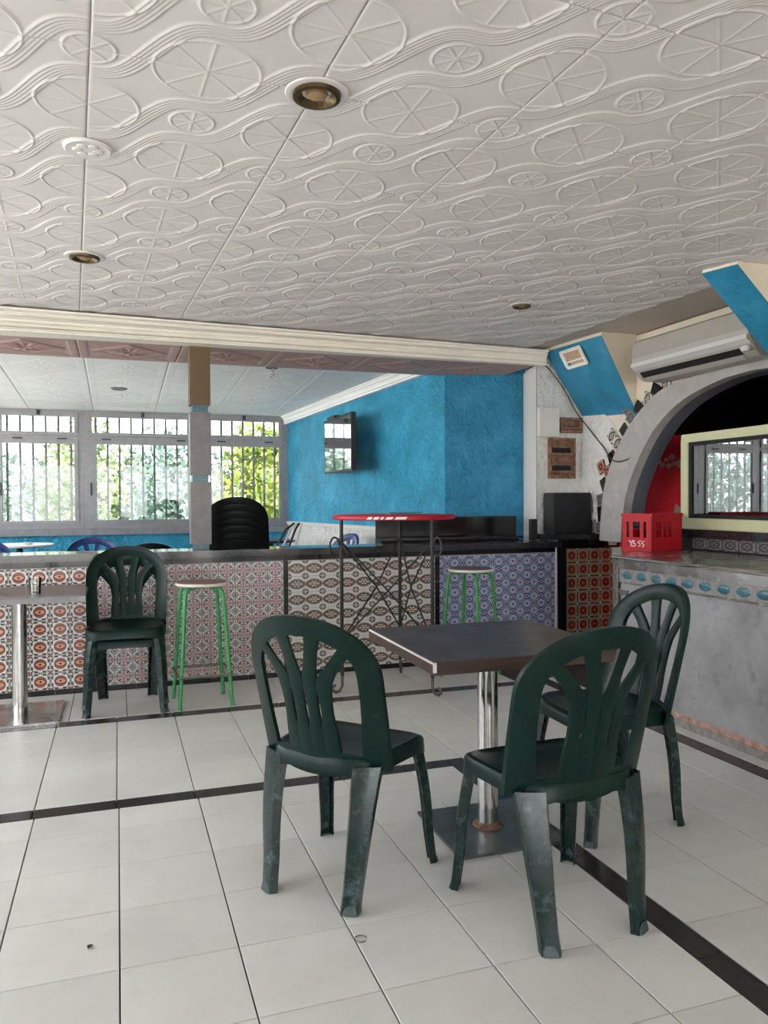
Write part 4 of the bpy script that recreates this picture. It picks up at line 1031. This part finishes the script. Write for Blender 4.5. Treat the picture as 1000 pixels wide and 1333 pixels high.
# cable
cb_pts = [(3.42,6.10,2.455),(3.455,5.93,2.475),(3.55,5.93,2.44),(3.68,5.90,2.27),(3.80,5.90,2.08),(3.885,5.75,1.86),(3.885,5.60,1.74),(3.845,5.45,1.64),(3.84,5.33,1.61),(3.86,5.20,1.635),(3.95,5.13,1.66)]
def smooth_path(pts, n=6):
    P = [Vector(p) for p in pts]; out = []
    for i in range(len(P)-1):
        a = P[max(i-1,0)]; b = P[i]; c = P[i+1]; d = P[min(i+2,len(P)-1)]
        for k in range(n):
            t = k/n; out.append(.5*((2*b)+(-a+c)*t+(2*a-5*b+4*c-d)*t*t+(-a+3*b-3*c+d)*t**3))
    return out+[P[-1]]
ob('cable', MB().tube(smooth_path(cb_pts), .005, 6), m_wire, label='black cable sagging from the blue panel across the grey arch', cat='cable', smooth=True)
# ============================================================ TELEVISION
tv = thing('television', 'dark flat television on a bracket on the blue back wall', 'television', (2.33,8.38,1.93), 0)
ob('housing', MB().box(0,.05,-.55,.60,-.31,.31), m_black, tv, bevel=.006); ob('screen', MB().box(-.003,0,-.525,.575,-.285,.285), m_screen, tv)
ob('rear_cover', MB().box(.05,.10,-.42,.47,-.24,.24), m_black, tv, bevel=.01); ob('wall_bracket', MB().box(.10,.20,-.1,.1,-.1,.1), m_dark, tv)
ob('stand_bar', MB().box(-.005,.0,-.55,.60,.30,.31), m_black, tv)
ob('set_top_box', MB().box(2.33,2.41,8.53,8.83,2.242,2.275), m_black, label='flat black box lying on top of the television', cat='box', bevel=.004)
# ============================================================ CEILING LAMPS
def spot(label, x, y, z, tilt=0, r=.075):
    t = thing('ceiling_spotlight', label, 'lamp', (x,y,z), 0, 'recessed ceiling spotlights'); t.rotation_euler = (tilt,0,0)
    ob('plaster_ring', MB().lathe([(r*.95,-.0),(r*1.35,-.001),(r*1.33,-.006),(r*1.15,-.008),(r*.95,-.004)], 36), m_ceil, t, smooth=True)
    ob('bezel', MB().lathe([(r*1.02,-.004),(r*1.0,-.016),(r*.82,-.018),(r*.62,-.002),(r*.6,.003)], 36), m_brass, t, smooth=True)
    ob('bulb', MB().lathe([(0,-.016),(r*.25,-.015),(r*.42,-.009),(r*.48,.0),(r*.6,.003)], 24), m_bulb, t, smooth=True)
spot('round aged brass ceiling spotlight, the largest one above the middle', .609,2.41,2.600)
spot('round aged brass ceiling spotlight on the left side of the front ceiling', -.15,4.39,2.600)
spot('small ceiling spotlight near the blue sloping panel on the right', 2.55,4.60,2.600, 0, .06)
def rosette(x, y, label): 
    t = thing('ceiling_rosette', label, 'ornament', (x,y,2.600)); ob('disc', MB().lathe([(0,-.010),(.03,-.012),(.055,-.009),(.078,-.012),(.085,-.005),(.085,0)], 28), m_ceil, t, smooth=True)
    for k in range(6): ob('petal', MB().lathe([(0,-.006),(.016,-.004),(.02,0)], 10, (.035*math.cos(k*PI/3),.035*math.sin(k*PI/3),-.010)), m_ceil, t, smooth=True)
rosette(-.089, 3.04, 'white plaster rosette glued over a ceiling tile corner')
hl = thing('screw_lamp', 'small bare lamp holder hanging from the white back ceiling', 'lamp', (1.42,7.45,2.598)); hl.rotation_euler = (slope,0,0)
ob('plate', MB().cyl((0,0),.06,-.012,0,20), m_alu_dark, hl); ob('coil_bulb', MB().tube([(.02*math.cos(k*.7),.02*math.sin(k*.7),-.015-.0028*k) for k in range(34)], .006, 6), m_white, hl, smooth=True)
bl = thing('back_spotlight', 'faint round spotlight in the white back ceiling', 'lamp', (.03,8.9,2.53)); bl.rotation_euler = (slope,0,0)
ob('bezel', MB().lathe([(0,-.002),(.06,-.002),(.075,-.01),(.09,0)], 24), m_rust, bl, smooth=True)
# ============================================================ OUTSIDE
struct('ground', MB().box(-40,40,-40,60,-.30,-.16), m_ground)
ob('garden_wall', MB().box(-7,4,17.9,18.1,-.16,1.1), m_outwall, label='pale garden wall outside the windows behind the trees', cat='wall')
lm_cache = {}
def tree(x, y, h, r, n, m_, label, seed):
    t = thing('tree', label, 'tree', (x,y,-.16), 0, 'trees outside the windows'); rs = np.random.RandomState(seed)
    ob('trunk', MB().tube([(0,0,0),(.05,.02,h*.3),(-.03,.05,h*.6),(.04,0,h*.85)], [.09,.08,.06,.03], 8), m_bark, t, smooth=True)
    mb = MB(); vs = []; fs = []
    for i in range(n):
        d = rs.normal(size=3); d /= np.linalg.norm(d); q = rs.rand()**.4
        # clumpy crown
        c = np.array([d[0]*r*q, d[1]*r*q, h*.58+d[2]*h*.42*q]); c += .25*np.sin(c[[1,2,0]]*5+seed)
        a = rs.normal(size=3); a /= np.linalg.norm(a); b = np.cross(a, rs.normal(size=3)); b /= np.linalg.norm(b); s = rs.uniform(.05,.11)
        k = len(vs); vs += [c-a*s, c+b*s*.45, c+a*s, c-b*s*.45]; fs.append((k,k+1,k+2,k+3))
    me = bpy.data.meshes.new('foliage'); me.from_pydata([tuple(map(float, v)) for v in vs], [], fs); me.materials.append(m_); ob('foliage', me, None, t, kind='stuff')
tree(-2.6,14.2,2.7,1.4,3600,m_leaf2,'dark green leafy tree outside the leftmost window',1)
tree(-.55,15.2,2.9,1.0,3000,m_leaf,'light green tree outside between the left and middle windows',2)
tree(1.0,15.0,2.7,1.0,3200,m_leaf2,'green bushy tree outside the middle window',3)
tree(2.75,13.4,2.7,.95,6500,m_leaf3,'yellow green dense bush outside the right window',4)
tree(4.9,16.0,3.6,1.3,4200,m_leaf,'tall green tree outside beyond the right window',5)
tree(-5.6,14.5,3.0,1.4,3000,m_leaf2,'green tree outside far to the left of the windows',6)
